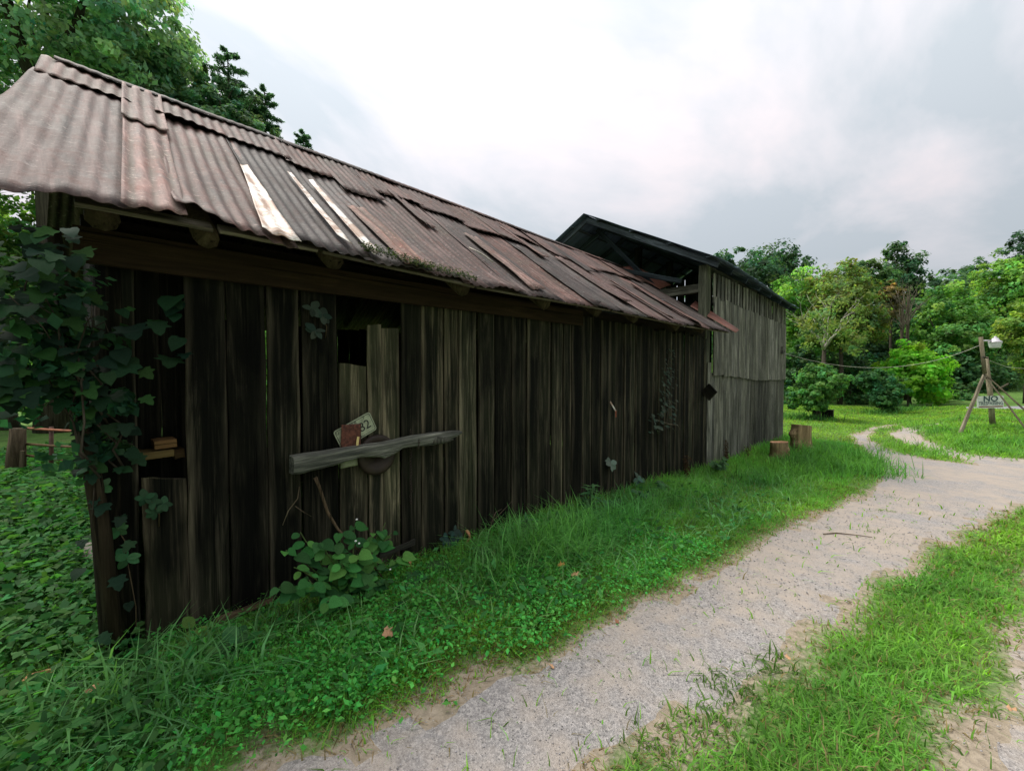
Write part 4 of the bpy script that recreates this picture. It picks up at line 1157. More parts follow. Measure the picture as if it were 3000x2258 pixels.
# ------------------------------------------------------------------ stumps and small box in the meadow
def stump(label, px_l, px_r, py_t, py_b, seed, knots):
    rr = random.Random(seed)
    g = on_g((px_l + px_r) / 2, py_b)
    dep = (g - Vector((0, 0, 0))).dot(Vector((cY, sY, 0)))
    R = (px_r - px_l) / F * dep / 2; Hh = (py_b - py_t) / F * dep
    root = thing('tree_stump', label, 'stump', g, 'sawn stumps at the barn foot')
    seg, n = 22, 9
    vs, fs = [], []
    for i in range(n + 1):
        t = i / n
        for k in range(seg):
            a = 2 * math.pi * k / seg
            r = R * (1.0 - .06 * t + .28 * max(0, .25 - t) * (1 + math.sin(a * 3 + seed)))
            r *= 1 + .24 * mnoise.noise(Vector((math.cos(a) * 1.6, math.sin(a) * 1.6, t * 1.3 + seed))) + .035 * math.sin(a * 11 + seed) 
            for (ka, kt, kr) in knots:
                dd = ((((a - ka + math.pi) % (2 * math.pi)) - math.pi) / .38) ** 2 + ((t - kt) / .12) ** 2
                r += kr * R * math.exp(-dd)
            vs.append((r * math.cos(a), r * math.sin(a), Hh * t * (1.0 if i < n else 1 + .03 * math.sin(a + seed)) - (.06 if i == 0 else 0)))
    for i in range(n):
        for k in range(seg):
            fs.append((i * seg + k, i * seg + (k + 1) % seg, (i + 1) * seg + (k + 1) % seg, (i + 1) * seg + k))
    sbo = obj('stump_body', mesh('stump_body', vs, fs, False), M_POST, root, Matrix.Translation(g), (1.75, 1.5, 1.05))
    tv = [(v[0], v[1], v[2] + .002) for v in vs[-seg:]]
    tv2 = [(v[0] * .5, v[1] * .5, v[2] - .03) for v in vs[-seg:]]
    cv = tv + tv2 + [(0, 0, Hh - .05)]
    cf = [(k, (k + 1) % seg, seg + (k + 1) % seg, seg + k) for k in range(seg)] + [(seg + k, seg + (k + 1) % seg, 2 * seg) for k in range(seg)]
    obj('cut_face', mesh('cut_face', cv, cf), M_CUT, sbo, Matrix.Translation(g), (1.5, 1.4, 1.35))
va = math.atan2(-sY, -cY)
stump('shorter sawn stump against the barn foot', 2257, 2308, 1294, 1345, 3, [(va + .9, .6, .25)])
stump('taller knobbly sawn stump standing clear of the barn', 2320, 2370, 1244, 1322, 5, [(va - 1.4, .64, .55), (va + .2, .22, .3), (va - 1.0, .28, .4), (va + 1.4, .22, .45), (va - 1.5, .78, .25)])
bxg = on_g(2440, 1227)
dbx = thing('dog_kennel', 'small dark kennel box with arched opening under the round bush', 'kennel', bxg)
kx, ky = Vector((.126, -.992, 0)), Vector((.992, .126, 0))
KM = Matrix((kx, ky, Vector((0, 0, 1)))).transposed().to_4x4(); KM.translation = bxg + Vector((0, 0, 0))
vs, fs = box_data(-.75, .0, -.25, .25, -.05, .40)
obj('kennel_body', mesh('kennel_body', vs, fs), M_SHED, dbx, KM, (.6, .6, .6))
vs, fs = box_data(.0, .03, -.26, .26, -.05, .42)
kfr = obj('kennel_front', mesh('kennel_front', vs, fs), M_BARN, dbx, KM, (1.5, 1.5, 1.5))
ar = [(-.12, 0), (.12, 0)] + [(.12 * math.cos(a), .2 + .12 * math.sin(a)) for a in np.linspace(0, math.pi, 8)]
obj('kennel_opening_shade', mesh('kennel_opening_shade', [(.034, a, b) for a, b in ar] + [(.0315, a, b) for a, b in ar], [tuple(range(10)), tuple(range(19, 9, -1))]), M_HOLESHADE, kfr, KM)  # flat dark sheet painting the shade inside the opening

# ------------------------------------------------------------------ gate and posts at the left
gA, gB = on_g(215, 1405), on_g(-60, 1395)
gdep = 6.2
def gp(px, py, d=gdep): return at_depth(px, py, d)
g0 = gp(215, 1400)
gate = thing('tube_gate', 'rusty tubular farm gate half hidden past the shed corner', 'gate', (g0.x, g0.y, gz1(g0.x, g0.y)))
for k, (y0, y1) in enumerate([(1254, 1263), (1300, 1310), (1333, 1358), (1368, 1396), (1402, 1430)]):
    tube('gate_rail', gate, [gp(72, y0), gp(330, y1 + 6, gdep - .1)], .018, M_GATE, 7, color=(1.6, 1.0, .8) if k == 0 else (.8, .85, .6))
for px in (72, 150):
    tube('gate_upright', gate, [gp(px, 1250), gp(px, 1425)], .026 if px > 100 else .02, M_GATE, 7, color=(.35, .3, .25))
fpb = gp(38, 1420, 6.1); fpb.z = gz1(fpb.x, fpb.y)
fp_ = thing('gate_post', 'thick rough wooden gate post at the far left edge', 'post', fpb)
tube('post_body', fp_, [fpb - Vector((0, 0, .1)), gp(45, 1330, 6.1), gp(52, 1255, 6.1)], [.10, .095, .08], M_POST, 9, .1, color=(.42, .38, .32))
plank('post_board', fp_, gp(58, 1425, 5.98), gp(66, 1320, 5.98), .05, .03, M_POST, xhint=(sY, -cY, 0), color=(.7, .65, .55), n=3)

# ------------------------------------------------------------------ things hung on the shed wall
# hewn bar: stations in the photograph (x, top, bottom), 3000 px frame
YBAR = YW - .10
st = [(854, 1336, 1388), (880, 1331, 1386), (908, 1327, 1378), (945, 1322, 1370), (980, 1316, 1361), (1015, 1310, 1350), (1052, 1305, 1339), (1085, 1300, 1338), (1110, 1297, 1338), (1124, 1295, 1342), (1140, 1291, 1335), (1157, 1288, 1327), (1178, 1283, 1312), (1210, 1276, 1308), (1240, 1272, 1306), (1270, 1267, 1303), (1300, 1264, 1295), (1325, 1262, 1283), (1347, 1261, 1271)]
bar_o = on_y(1050, 1330, YBAR)
vs, fs = [], []
rb = random.Random(5)
for i, (x_, a_, b_) in enumerate(st):
    T_, B_ = on_y(x_, a_, YBAR), on_y(x_, b_, YBAR)
    th = .042 - .012 * i / len(st)
    j = rb.uniform(-.003, .003)
    for (p, y_) in ((T_, th), (T_.lerp(B_, .06), -th + .008), (T_.lerp(B_, .16), -th), (T_.lerp(B_, .55), -th + j - .004), (T_.lerp(B_, .9), -th + .006), (B_, -th + .022), (B_, th)):
        vs.append(Vector((p.x, YBAR + y_, p.z)) - bar_o)
m = 7
for i in range(len(st) - 1):
    for k in range(m): fs.append((i * m + k, i * m + (k + 1) % m, (i + 1) * m + (k + 1) % m, (i + 1) * m + k))
fs += [tuple(range(m)), tuple((len(st) - 1) * m + k for k in range(m - 1, -1, -1))]
# grain runs along the bar: turn the local z axis into its length
L0, L1 = on_y(854, 1362, YBAR), on_y(1347, 1266, YBAR)
BM = frame(bar_o, L1 - L0, (0, 1, 0))
hb = thing('hewn_bar', 'silver-grey hewn wooden bar wired across the shed boards', 'bar', bar_o)
bbd = obj('bar_body', mesh('bar_body', [BM.inverted() @ (v + bar_o) for v in vs], fs), M_GREYWOOD, hb, BM, (1.9, 1.95, 1.85))
kn = on_y(1283, 1290, YBAR - .04)
tube('branch_stub', bbd, [on_y(1262, 1292, YBAR), kn, on_y(1305, 1290, YBAR - .055), on_y(1328, 1287, YBAR - .05)], [.02, .034, .026, .006], M_GREYWOOD, 9, .12, color=(1.6, 1.6, 1.45))
# chain hanging beside the bar
ch = thing('hanging_chain', 'thin dark chain hanging down the boards past the bar', 'chain', on_y(1206, 1270, YW - .03))
c0 = on_y(1203, 1262, YW - .035)
for k in range(26):
    z = c0.z - k * .0235
    if 2 < k < 6: yy = YBAR - .055
    else: yy = YW - .035
    vs, fs = [], []
    for i in range(8):
        a = 2 * math.pi * i / 8
        for j in range(4):
            b = 2 * math.pi * j / 4
            rr_ = .008 + .0026 * math.cos(b)
            vs.append((rr_ * math.cos(a), .0026 * math.sin(b), rr_ * 1.7 * math.sin(a)))
    for i in range(8):
        for j in range(4): fs.append((i * 4 + j, ((i + 1) % 8) * 4 + j, ((i + 1) % 8) * 4 + (j + 1) % 4, i * 4 + (j + 1) % 4))
    obj('chain_link', mesh('chain_link', vs, fs, True), M_DARKIRON, ch, Matrix.Translation((c0.x + .004 * math.sin(k), yy, z)) @ Matrix.Rotation(math.pi / 2 * (k % 2) + .4, 4, 'Z'), (1.6, 1.3, 1.1))
# licence plate, tilted
YP = YW - .045
P_tl, P_tr, P_br = on_y(977, 1271, YP), on_y(1083, 1211, YP), on_y(1101, 1252, YP)
xw = (P_tr - P_tl).normalized(); 
PW, PH = .305, .152
yn = Vector((0, -1, 0)); zu = yn.cross(xw).normalized()
pc = (P_tr + P_br) / 2 - xw * (PW / 2 - .004)
PM = Matrix((xw, zu, yn)).transposed().to_4x4(); PM.translation = pc
plate = thing('licence_plate', 'tilted yellow-green licence plate showing 82 tucked behind the rusty tin', 'licence plate', pc)
vs, fs = rounded(PW, PH, .02, .002)
psh = obj('plate_sheet', mesh('plate_sheet', vs, fs), M_PLATE, plate, PM)
# painted rim line
def ring(w, h, r, t, d):
    vo, _ = rounded(w, h, r, 0.0016); vi, _ = rounded(w - 2 * t, h - 2 * t, max(r - t, .004), 0.0016)
    m = len(vo) // 2
    vs = [(x, y, d + .0008) for x, y, z in vo[:m]] + [(x, y, d + .0008) for x, y, z in vi[:m]]
    return vs, [(k, (k + 1) % m, m + (k + 1) % m, m + k) for k in range(m)]
vs, fs = ring(PW - .016, PH - .016, .016, .004, .0015)
obj('plate_rim', mesh('plate_rim', vs, fs), M_BLACK, psh, PM)
def on_plate(x, y, d=.0025): return PM @ Matrix.Translation((x, y, d))
text('lettering', '82', .098, M_BLACK, psh, on_plate(.073, -.004), .0008)
text('lettering', 'P', .030, M_BLACK, psh, on_plate(.093, .056), .0006)
text('lettering', 'CK', .030, M_BLACK, psh, on_plate(.012, .056), .0006)
text('lettering', 'U', .030, M_BLACK, psh, on_plate(-.128, .048), .0006)
text('lettering', 'J', .030, M_BLACK, psh, on_plate(.018, -.055), .0006)
# rusty tin in front of it
YT = YW - .07
q = [on_y(1000, 1318, YT), on_y(1055, 1304, YT), on_y(1058, 1242, YT), on_y(1002, 1245, YT)]
q2 = [on_y(997, 1330, YT), on_y(1056, 1330, YT), on_y(1058, 1242, YT), on_y(1001, 1245, YT)]
rt = bent_sheet('rusty_tin', [(q2[0], q2[1], q2[2], q2[3])], M_RUST, None, (1, 1, 1), nseg=8, rough=.01, seed=4)
tag(rt, 'flaking rust-red square of tin standing on the hewn bar', 'tin sheet')
yt = plank('yellow_tag', None, on_y(1046, 1308, YT - .012), on_y(1050, 1279, YT - .012), .018, .003, M_YELLOW, xhint=(1, 0, 0), n=2, jit=.001)
tag(yt, 'small pale yellow strip at the lower corner of the rusty tin', 'strip')
# second plate edge below the bar
p2 = on_y(1022, 1368, YW - .05)
lp = bent_sheet('lower_plate', [(on_y(998, 1372, YW - .05), on_y(1048, 1364, YW - .05), on_y(1050, 1340, YW - .04), on_y(998, 1346, YW - .04))], M_PLATE, None, (.7, .7, .6), nseg=4, rough=.008, seed=9)
tag(lp, 'crumpled dull yellow plate edge sticking out below the hewn bar', 'plate')
# dark round disc behind the bar
dc = on_y(1102, 1331, YW - .035)
DM = Matrix.Translation(dc) @ Matrix.Rotation(math.radians(90), 4, 'X')
vs, fs = lathe_data([(.001, .012), (.02, .012), (.022, .02), (.085, .018), (.10, .03), (.135, .032), (.152, .026), (.156, .012), (.152, .0), (.001, 0)], 30)
dsc = obj('iron_disc', mesh('iron_disc', vs, fs, True), M_DARKIRON, None, DM, (1.3, 1.0, .8))
tag(dsc, 'dark round iron disc hanging on the boards behind the hewn bar', 'disc')
# bent pale strip hooked on the wall
ms = thing('metal_strip', 'short pale bent metal strip fixed high on the middle boards', 'strip', on_y(1800, 1200, YW - .03))
plank('strip_arm', ms, on_y(1788, 1177, YW - .06), on_y(1804, 1204, YW - .03), .02, .006, M_TINPALE, xhint=(1, 0, 0), n=2, jit=.001)
plank('strip_end', ms, on_y(1804, 1203, YW - .032), on_y(1804, 1222, YW - .03), .02, .006, M_RUST, xhint=(1, 0, 0), n=2, jit=.001, color=(3, 2.4, 2))
# leaning stick, planks and wood ends at the foot of the wall
sk = tube('dead_stick', None, [on_y(924, 1398, YW - .10), on_y(935, 1425, YW - .10), on_y(960, 1500, YW - .12), on_y(990, 1550, YW - .16), on_y(1060, 1620, YW - .24), on_y(1120, 1690, YW - .34)], [.014, .010, .010, .009, .008, .005], M_POST, 7, .15, color=(.62, .52, .42))
tag(sk, 'broken dead stick leaning up against the boards below the bar', 'stick')
pk = plank('split_plank', None, on_y(628, 1822, YW - .16), on_y(795, 1754, YW - .07), .045, .028, M_POST, xhint=(0, 0, 1), color=(.62, .52, .42), n=5, w1=.03)
tag(pk, 'split brown plank slanting low across the nearest boards', 'plank')
pk = plank('short_plank', None, on_y(1110, 1628, YW - .16), on_y(1214, 1586, YW - .06), .042, .022, M_GREYWOOD, xhint=(0, 0, 1), color=(.75, .72, .65), n=4)
tag(pk, 'short grey plank slanting behind the leafy shrub', 'plank')
def ribbed(label, px, py, w_, h_, Y):
    c = on_y(px, py, Y)
    W_, H_ = w_ / F * c.length * .8, h_ / F * c.length * .8
    root = thing('ribbed_wood_end', label, 'wood end', c, 'ribbed orange wood ends low on the wall')
    for k in range(4):
        r1 = 1 - .22 * k
        pts = []
        for a in np.linspace(-1.9, 1.9, 9):
            pts.append(c + Vector((W_ * .5 * r1 * math.cos(a) - W_ * .1, -.012 - .010 * k, H_ * .52 * r1 * math.sin(a) / .95)))
        tube('wood_rib', root, pts, .010, M_FUNGUS, 5, .2, color=(1.1 - .1 * k,) * 3, seed=k)
ribbed('highest orange ribbed wood end, beside the dark creeper', 1366, 1570, 26, 40, YW - .05)
ribbed('orange ribbed wood end at the right side of the leafy shrub', 1192, 1648, 26, 40, YW - .10)
ribbed('lowest orange ribbed wood end under the leafy shrub', 1155, 1706, 28, 30, YW - .16)
# concrete block and plank bits in the weeds at the left
for (px, py, w_, h_, lb) in [(218, 1625, .16, .10, 'pale broken block lying in the weeds left of the corner prop'), (272, 1635, .10, .16, 'narrow pale block leaning behind the corner prop')]:
    p = on_g(px, py + 20)
    vs, fs = box_data(-w_ / 2, w_ / 2, -.06, .06, -.03, h_)
    vs = [(x + random.uniform(-.015, .015), y + random.uniform(-.015, .015), z + random.uniform(-.015, .015)) for x, y, z in vs]
    tag(obj('broken_block', mesh('broken_block', vs, fs), M_STONE, None, Matrix.Translation(p) @ Matrix.Rotation(.5, 4, 'Z') @ Matrix.Rotation(.25, 4, 'Y')), lb, 'block')
p = on_g(128, 2008)
tag(plank('wood_scrap', None, p + Vector((-.06, .02, .05)), p + Vector((.07, -.03, .06)), .05, .02, M_CUT, xhint=(0, 1, 0), color=(1, .9, .8), n=3), 'reddish scrap of wood lying in the weeds at lower left', 'wood scrap')
# twig on the roof, moss and litter in the eave
tw = [roof_pt(2.75, .30) + RN * .06, roof_pt(2.78, .26) + RN * .075, roof_pt(2.83, .245) + RN * .07, roof_pt(2.86, .20) + RN * .065]
tag(tube('roof_twig', None, tw, .008, M_PALEBARK, 5, .1), 'small pale bent twig lying on the shed roof', 'twig')
mp_, mn_ = [], []
r = np.random.default_rng(5)
for k in range(1500):
    x = r.choice([r.uniform(1.32, 1.75), r.uniform(1.7, 2.25)]); s = -0.012 + .05 * r.random() ** 2 + (.05 if x < 1.7 else .0) * (1.75 - x)
    p = roof_pt(x, s) + RN * (.05 + .03 * r.random()); mp_.append(p[:]); mn_.append((0, -.4, 1))
V, T = leaf_quads(np.array(mp_), unit(np.array(mn_) + r.normal(size=(1500, 3)) * .5), .012 + .02 * r.random(1500), .4, .1, r)
o = stuff(obj('eave_litter', np_mesh('eave_litter', V, T, np.repeat(np.array([[.035, .05, .025]]) * (.6 + r.random((1500, 1))), 4, 0)), M_FOLIAGE))
o['label'] = 'dark moss and needle litter caught along the shed eave'; o['category'] = 'litter'
# stick lying on the road, dry leaves
sp = [on_g(x, y) + Vector((0, 0, .02)) for x, y in ((2412, 1569), (2450, 1566), (2500, 1571), (2555, 1578))]
tag(tube('road_stick', None, sp, [.005, .006, .005, .003], M_POST, 6, .1, color=(.6, .5, .42)), 'thin dark curved stick lying across the gravel road', 'stick')

# ------------------------------------------------------------------ leaves
def leaf_mesh(kind):
    if kind == 'heart': out = [(0, 0), (.22, -.10), (.42, .02), (.48, .28), (.38, .58), (.18, .84), (0, 1.05)]
    elif kind == 'lobed': out = [(0, 0), (.25, -.08), (.50, .10), (.40, .30), (.60, .52), (.30, .58), (.22, .85), (0, 1.05)]
    elif kind == 'oval': out = [(0, 0), (.14, .06), (.30, .28), (.34, .50), (.26, .76), (.12, .93), (0, 1.0)]
    elif kind == 'lance': out = [(0, 0), (.06, .10), (.10, .35), (.09, .6), (.05, .85), (0, 1.0)]
    elif kind == 'dry': out = [(0, 0), (.3, .05), (.25, .3), (.5, .45), (.2, .6), (.22, .85), (0, 1.0)]
    n = len(out)
    def h(x, y): return -.22 * (y - .35) ** 2 + .30 * abs(x) * (1 - .5 * y) - .25 * x * x + (.12 * math.sin(9 * y + 7 * x) if kind == 'dry' else .018 * math.sin(14 * y))
    vs = [(0, y, h(0, y)) for _, y in out]          # midrib
    R = [(x, y, h(x, y)) for x, y in out[1:-1]]; L = [(-x, y * .98, h(x, y)) for x, y in out[1:-1]]
    vs += R + L
    fs = []
    m = len(R)
    for off, flip in ((n, 0), (n + m, 1)):
        tri = [(0, off, 1)]
        for i in range(m - 1): tri.append((i + 1, off + i, off + i + 1, i + 2))
        tri.append((m, off + m - 1, n - 1))
        fs += [t[::-1] if flip else t for t in tri]
    return mesh('leaf_' + kind, vs, fs, True)
LM = {k: leaf_mesh(k) for k in ('heart', 'lobed', 'oval', 'lance', 'dry')}
for k, me in LM.items(): me.materials.append(M_DRY if k == 'dry' else M_LEAF)
lr = random.Random(21)
def add_leaf(root, p, size, kind, color, face=None, tipdir=None, name='leaf'):
    """leaf whose upper side looks about along face, tip about along tipdir"""
    f = Vector(face) + Vector((lr.uniform(-.35, .35), lr.uniform(-.35, .35), lr.uniform(-.35, .35)))
    t = Vector(tipdir) + Vector((lr.uniform(-.6, .6), lr.uniform(-.3, .3), lr.uniform(-.4, .4)))
    f.normalize(); t = (t - f * t.dot(f)).normalized()
    x = t.cross(f)
    M = Matrix((x, t, f)).transposed().to_4x4() @ Matrix.Diagonal((size, size, size, 1)); M.translation = Vector(p)
    k = lr.uniform(.7, 1.3)
    c = (color[0] * k * lr.uniform(.8, 1.25), color[1] * k, color[2] * k)
    o = obj(name, LM[kind], None, root, M, c)
    return o
# corner vine
cv = thing('corner_vine', 'climbing vine with broad drooping leaves over the left shed corner', 'vine', (0.05, YW - .1, gz1(0.05, 2.9)))
zones = [  # x0,x1,y0,y1,Ymin,Ymax,count,size
    (-40, 170, 660, 900, 2.6, 2.97, 40, .065), (-40, 260, 850, 1170, 2.6, 2.97, 112, .07), (180, 420, 880, 1180, 2.8, 2.97, 50, .07), (225, 400, 1180, 1380, 2.85, 2.98, 26, .07),
    (380, 560, 860, 1080, 2.85, 2.98, 11, .10), (100, 240, 640, 760, 2.45, 2.6, 16, .06), (230, 400, 1380, 1900, 2.85, 2.97, 14, .055)]
vpts = []
for (x0, x1, y0, y1, ya, yb, cnt, sz) in zones:
    for k in range(cnt):
        px, py = lr.uniform(x0, x1), lr.uniform(y0, y1)
        if x0 == 180 and lr.random() < (px - 180) / 340: px = lr.uniform(180, 300)
        Y_ = lr.uniform(ya, yb)
        p = on_y(px, py, Y_)
        vpts.append(p)
        g = lr.choice([(.014, .045, .019), (.018, .056, .021), (.010, .032, .018), (.028, .085, .020), (.010, .030, .016)])  # greens deepened: shade of the overhanging tree put into leaf colour
        add_leaf(cv, p, sz * lr.uniform(.55, 1.35), lr.choice(['heart', 'lobed', 'lobed']), g, (-.2, -.75, .75), (.1, -.35, -.8))
crown('small_leaf_mass', cv, (0, 2.85, 1.5), [((-.30, .0, .22), (.32, .14, .38)), ((-.05, .05, .1), (.20, .10, .48)), ((-.55, .1, .3), (.3, .2, .4)), ((.12, .09, -.1), (.14, .06, .4))], 95, 26, .055, (0.020, 0.062, 0.026), 404, cl_r=.34, shell=.3, up=.4, aspect=.7)
vp = random.Random(2)
parts = []
for k in range(16):
    a = Vector((vp.uniform(-.05, .2), vp.uniform(2.85, 2.95), vp.uniform(1.0, 1.9)))
    pts = [a]
    tgt = vp.choice(vpts)
    for j in range(1, 8):
        pts.append(a.lerp(tgt, j / 7) + Vector((vp.uniform(-.05, .05), vp.uniform(-.03, .03), vp.uniform(-.05, .05))))
    parts.append(tube_data(pts, [.006 - .0006 * j for j in range(8)], 5))
vs, fs = join(parts)
obj('vine_stem', mesh('vine_stem', [v - Vector((0, 2.9, 0)) for v in vs], fs, True), M_BARK, cv, Matrix.Translation((0, 2.9, 0)))
# upright stems inside the vine
tube('vine_stem', cv, [(0.10, YW - .06, 0), (0.06, YW - .08, 1.0), (0.1, YW - .07, 1.9)], [.018, .014, .01], M_BARK, 6, .1)

def plant(name, label, cat, base, stems, leafspec, stem_r=.005, stem_c=(.10, .16, .05), group=None):
    """stems: list of point lists; leafspec(root, pts) adds the leaves"""
    root = thing(name, label, cat, base, group)
    parts = [tube_data(pts, [stem_r * (1 - .6 * i / max(1, len(pts) - 1)) for i in range(len(pts))], 5) for pts in stems]
    vs, fs = join(parts)
    o = obj('stem', mesh('stem', [Vector(v) - Vector(base) for v in vs], fs, True), M_LEAF, root, Matrix.Translation(Vector(base)), stem_c)
    for pts in stems: leafspec(root, [Vector(p) for p in pts])
    return root
def arc(a, b, bow=0.0, n=7, jit=.01):
    a, b = Vector(a), Vector(b)
    return [a.lerp(b, i / n) + Vector((0, -bow * math.sin(math.pi * i / n) * .5, bow * math.sin(math.pi * i / n))) + Vector((lr.uniform(-jit, jit), lr.uniform(-jit, jit), 0)) for i in range(n + 1)]
# broad-leaved shrub by the wall
sb = Vector((on_y(1000, 1780, YW - .28).x, YW - .28, 0)); sb.z = gz1(sb.x, sb.y)
stems = []
for (px, py, Y_) in [(840, 1610, 2.72), (880, 1560, 2.8), (935, 1590, 2.7), (1000, 1560, 2.75), (1040, 1540, 2.85), (1090, 1560, 2.75), (1150, 1560, 2.8), (1175, 1630, 2.7), (820, 1720, 2.62), (900, 1700, 2.55), (1000, 1650, 2.6), (1080, 1680, 2.6), (960, 1760, 2.5), (1130, 1700, 2.65), (1130, 1530, 2.9), (860, 1660, 2.6), (1050, 1620, 2.62)]:
    stems.append(arc(sb + Vector((lr.uniform(-.1, .1), lr.uniform(-.05, .05), 0)), on_y(px, py, Y_), .04))
def shrub_leaves(root, pts):
    for i in range(2, len(pts)):
        for s in (-1, 1):
            if lr.random() < .88:
                add_leaf(root, pts[i] + Vector((s * .012, -.01, 0)), lr.uniform(.035, .105), 'oval' if lr.random() < .45 else 'heart', lr.choice([(.05, .19, .045), (.035, .12, .035), (.08, .24, .05)]), (0, -.55, .9), (s * .8, -.5, -.15))
shrub = plant('broadleaf_shrub', 'leafy green shrub growing against the boards below the hewn bar', 'shrub', sb, stems, shrub_leaves, .007)
for (px, py) in ((1045, 1522), (1042, 1585), (1052, 1592), (1143, 1668), (1015, 1676)):
    p = on_y(px, py, 2.62)
    vs, fs = lathe_data([(.001, .008), (.006, .006), (.008, 0), (.001, -.004)], 6)
    obj('flower', mesh('flower', vs, fs, True), M_WHITE, shrub, Matrix.Translation(p))
# young sapling at the corner foot
sb = Vector((on_y(550, 2000, YW - .22).x, YW - .22, 0)); sb.z = gz1(sb.x, sb.y)
def sap_leaves(root, pts):
    add_leaf(root, pts[-1], .085, 'oval', (.11, .22, .045), (0, -.7, .7), (0, -.3, .3))
    for i in (4, 5, 6):
        for s in (-1, 1): add_leaf(root, pts[i], lr.uniform(.06, .10), 'oval', (.10, .21, .045), (0, -.6, .8), (s, -.3, -.1))
plant('young_sapling', 'young sapling with pale green oval leaves at the nearest wall foot', 'sapling', sb, [arc(sb, on_y(575, 1835, YW - .2)), arc(sb, on_y(500, 1900, YW - .26)), arc(sb, on_y(600, 1930, YW - .3))], sap_leaves, .004)
# creeper sprigs (five leaflets)
def creeper(label, px, py, Y_, size, c, ground=True, more=()):
    p0 = on_y(px, py, Y_)
    b = Vector((p0.x + .03, Y_ + .03, gz1(p0.x, Y_) if ground else p0.z - .15))
    root = thing('creeper_sprig', label, 'creeper', b, 'five-leaved creeper sprigs on the shed wall')
    tube('stem', root, [b, b.lerp(p0, .5) + Vector((.015, -.01, 0)), p0], [.004, .003, .002], M_LEAF, 5, color=(.09, .07, .04))
    for (qx, qy) in [(px, py)] + list(more):
        q = on_y(qx, qy, Y_)
        for k in range(5):
            a = math.radians(-150 + 75 * k)
            add_leaf(root, q, size * (1.1 if k == 2 else .9), 'oval', c, (0, -.9, .4), (math.sin(a), -.15, math.cos(a) * .9))
creeper('bright five-leaved creeper sprig on the dark corner boards', 372, 1635, YW - .09, .065, (.04, .13, .05))
creeper('tiny creeper sprig on the corner above the bright five-leaved one', 345, 1552, YW - .1, .05, (.035, .11, .04), False, [(300, 1428)])
creeper('pale drooping creeper sprig on the far shed boards', 1790, 1358, YW - .05, .13, (.14, .22, .17))
creeper('dull creeper sprig low on the boards right of the pale one', 1868, 1402, YW - .05, .12, (.08, .14, .105), True, [(1880, 1424)])
creeper('dark bluish creeper beside the highest ribbed wood end', 1330, 1558, YW - .06, .06, (.035, .075, .06), True, [(1305, 1580), (1345, 1572), (1322, 1590)])
creeper('small dim creeper on the half-height board', 445, 1470, YW - .05, .05, (.03, .085, .04), False, [(478, 1478), (425, 1458), (452, 1498)])
creeper('dim drooping leaves high on the boards left of the opening', 945, 925, YW - .05, .075, (.05, .08, .06), False, [(915, 905), (925, 970)])
# vine on the far boards
wv = thing('wall_vine', 'dull grey-green vine climbing the far shed boards', 'vine', on_y(1945, 1450, YW - .02))
path = [(1955, 1400), (1950, 1260), (1960, 1180), (1950, 1100), (1965, 1020)]
tube('vine_stem', wv, [on_y(x_, y_, YW - .03) for x_, y_ in path], [.012, .01, .008, .006, .003], M_BARK, 5, .1)
tube('vine_stem', wv, [on_y(1910, 1225, YW - .04), on_y(1960, 1242, YW - .06), on_y(1985, 1245, YW - .06), on_y(1990, 1256, YW - .05)], [.006, .008, .007, .004], M_POST, 5, .1)
for k in range(150):
    v_ = lr.random()
    py = 1000 + 265 * v_ ** .75
    hw = 18 + 24 * v_; cx_ = 1968 - 38 * v_
    px = cx_ + lr.gauss(0, .5) * hw
    add_leaf(wv, on_y(px, py, YW - lr.uniform(.03, .10)), lr.uniform(.05, .095) * (.6 + .5 * v_), 'oval', (.055, .085, .06), (0, -.7, .7), (.3, -.3, -.7))
# tall willow-leaved weed
def weed(label, px, pyt, pyb, Y_, n, size, c, kind='lance', spread=.12, nst=3):
    b = on_y(px, pyb, Y_); b.z = gz1(b.x, b.y)
    tops = [on_y(px + lr.uniform(-30, 30), pyt + lr.uniform(0, 60) * (k > 0), Y_ + lr.uniform(-.1, .05)) for k in range(nst)]
    def lf(root, pts):
        for k in range(n):
            t = .25 + .75 * (k + .5) / n
            i = min(int(t * (len(pts) - 1)), len(pts) - 2); q = pts[i].lerp(pts[i + 1], t * (len(pts) - 1) - i)
            a = k * 2.4
            add_leaf(root, q, size * lr.uniform(.7, 1.2), kind, c, (0, -.4, .9), (math.cos(a), math.sin(a) * .7, .3))
    return plant('tall_weed', label, 'weed', b, [arc(b, t_, .02) for t_ in tops], lf, .005, (.06, .12, .04))
weed('tall narrow-leaved weed against the middle of the wall', 1725, 1415, 1600, YW - .25, 16, .15, (.06, .15, .055))
weed('narrow-leaved weed beside the tall one', 1650, 1480, 1600, YW - .28, 10, .12, (.05, .14, .045))
weed('thin tall stalk standing over the grass by the stumps', 2440, 1238, 1360, 2.1, 6, .07, (.10, .14, .05), nst=2)
weed('leafy weed growing before the gate', 318, 1425, 1530, 4.2, 14, .14, (.085, .18, .05))
weed('broad-leaved weed at the joint of shed and barn', 2105, 1340, 1430, YW - .25, 14, .12, (.05, .13, .045), 'oval', nst=5)
weed('broad-leaved weed clump at the far end of the shed', 1950, 1415, 1480, YW - .35, 12, .12, (.06, .16, .06), 'oval', nst=6)
weed('leafy clump below the far wall vine', 1890, 1440, 1500, YW - .4, 10, .11, (.055, .15, .055), 'oval', nst=5)
weed('low broad-leaved clump right of the ribbed wood ends', 1280, 1660, 1730, YW - .3, 7, .09, (.045, .13, .04), 'heart', nst=6)
weed('low broad-leaved clump below the dark creeper', 1430, 1620, 1690, YW - .32, 7, .09, (.045, .13, .042), 'heart', nst=5)
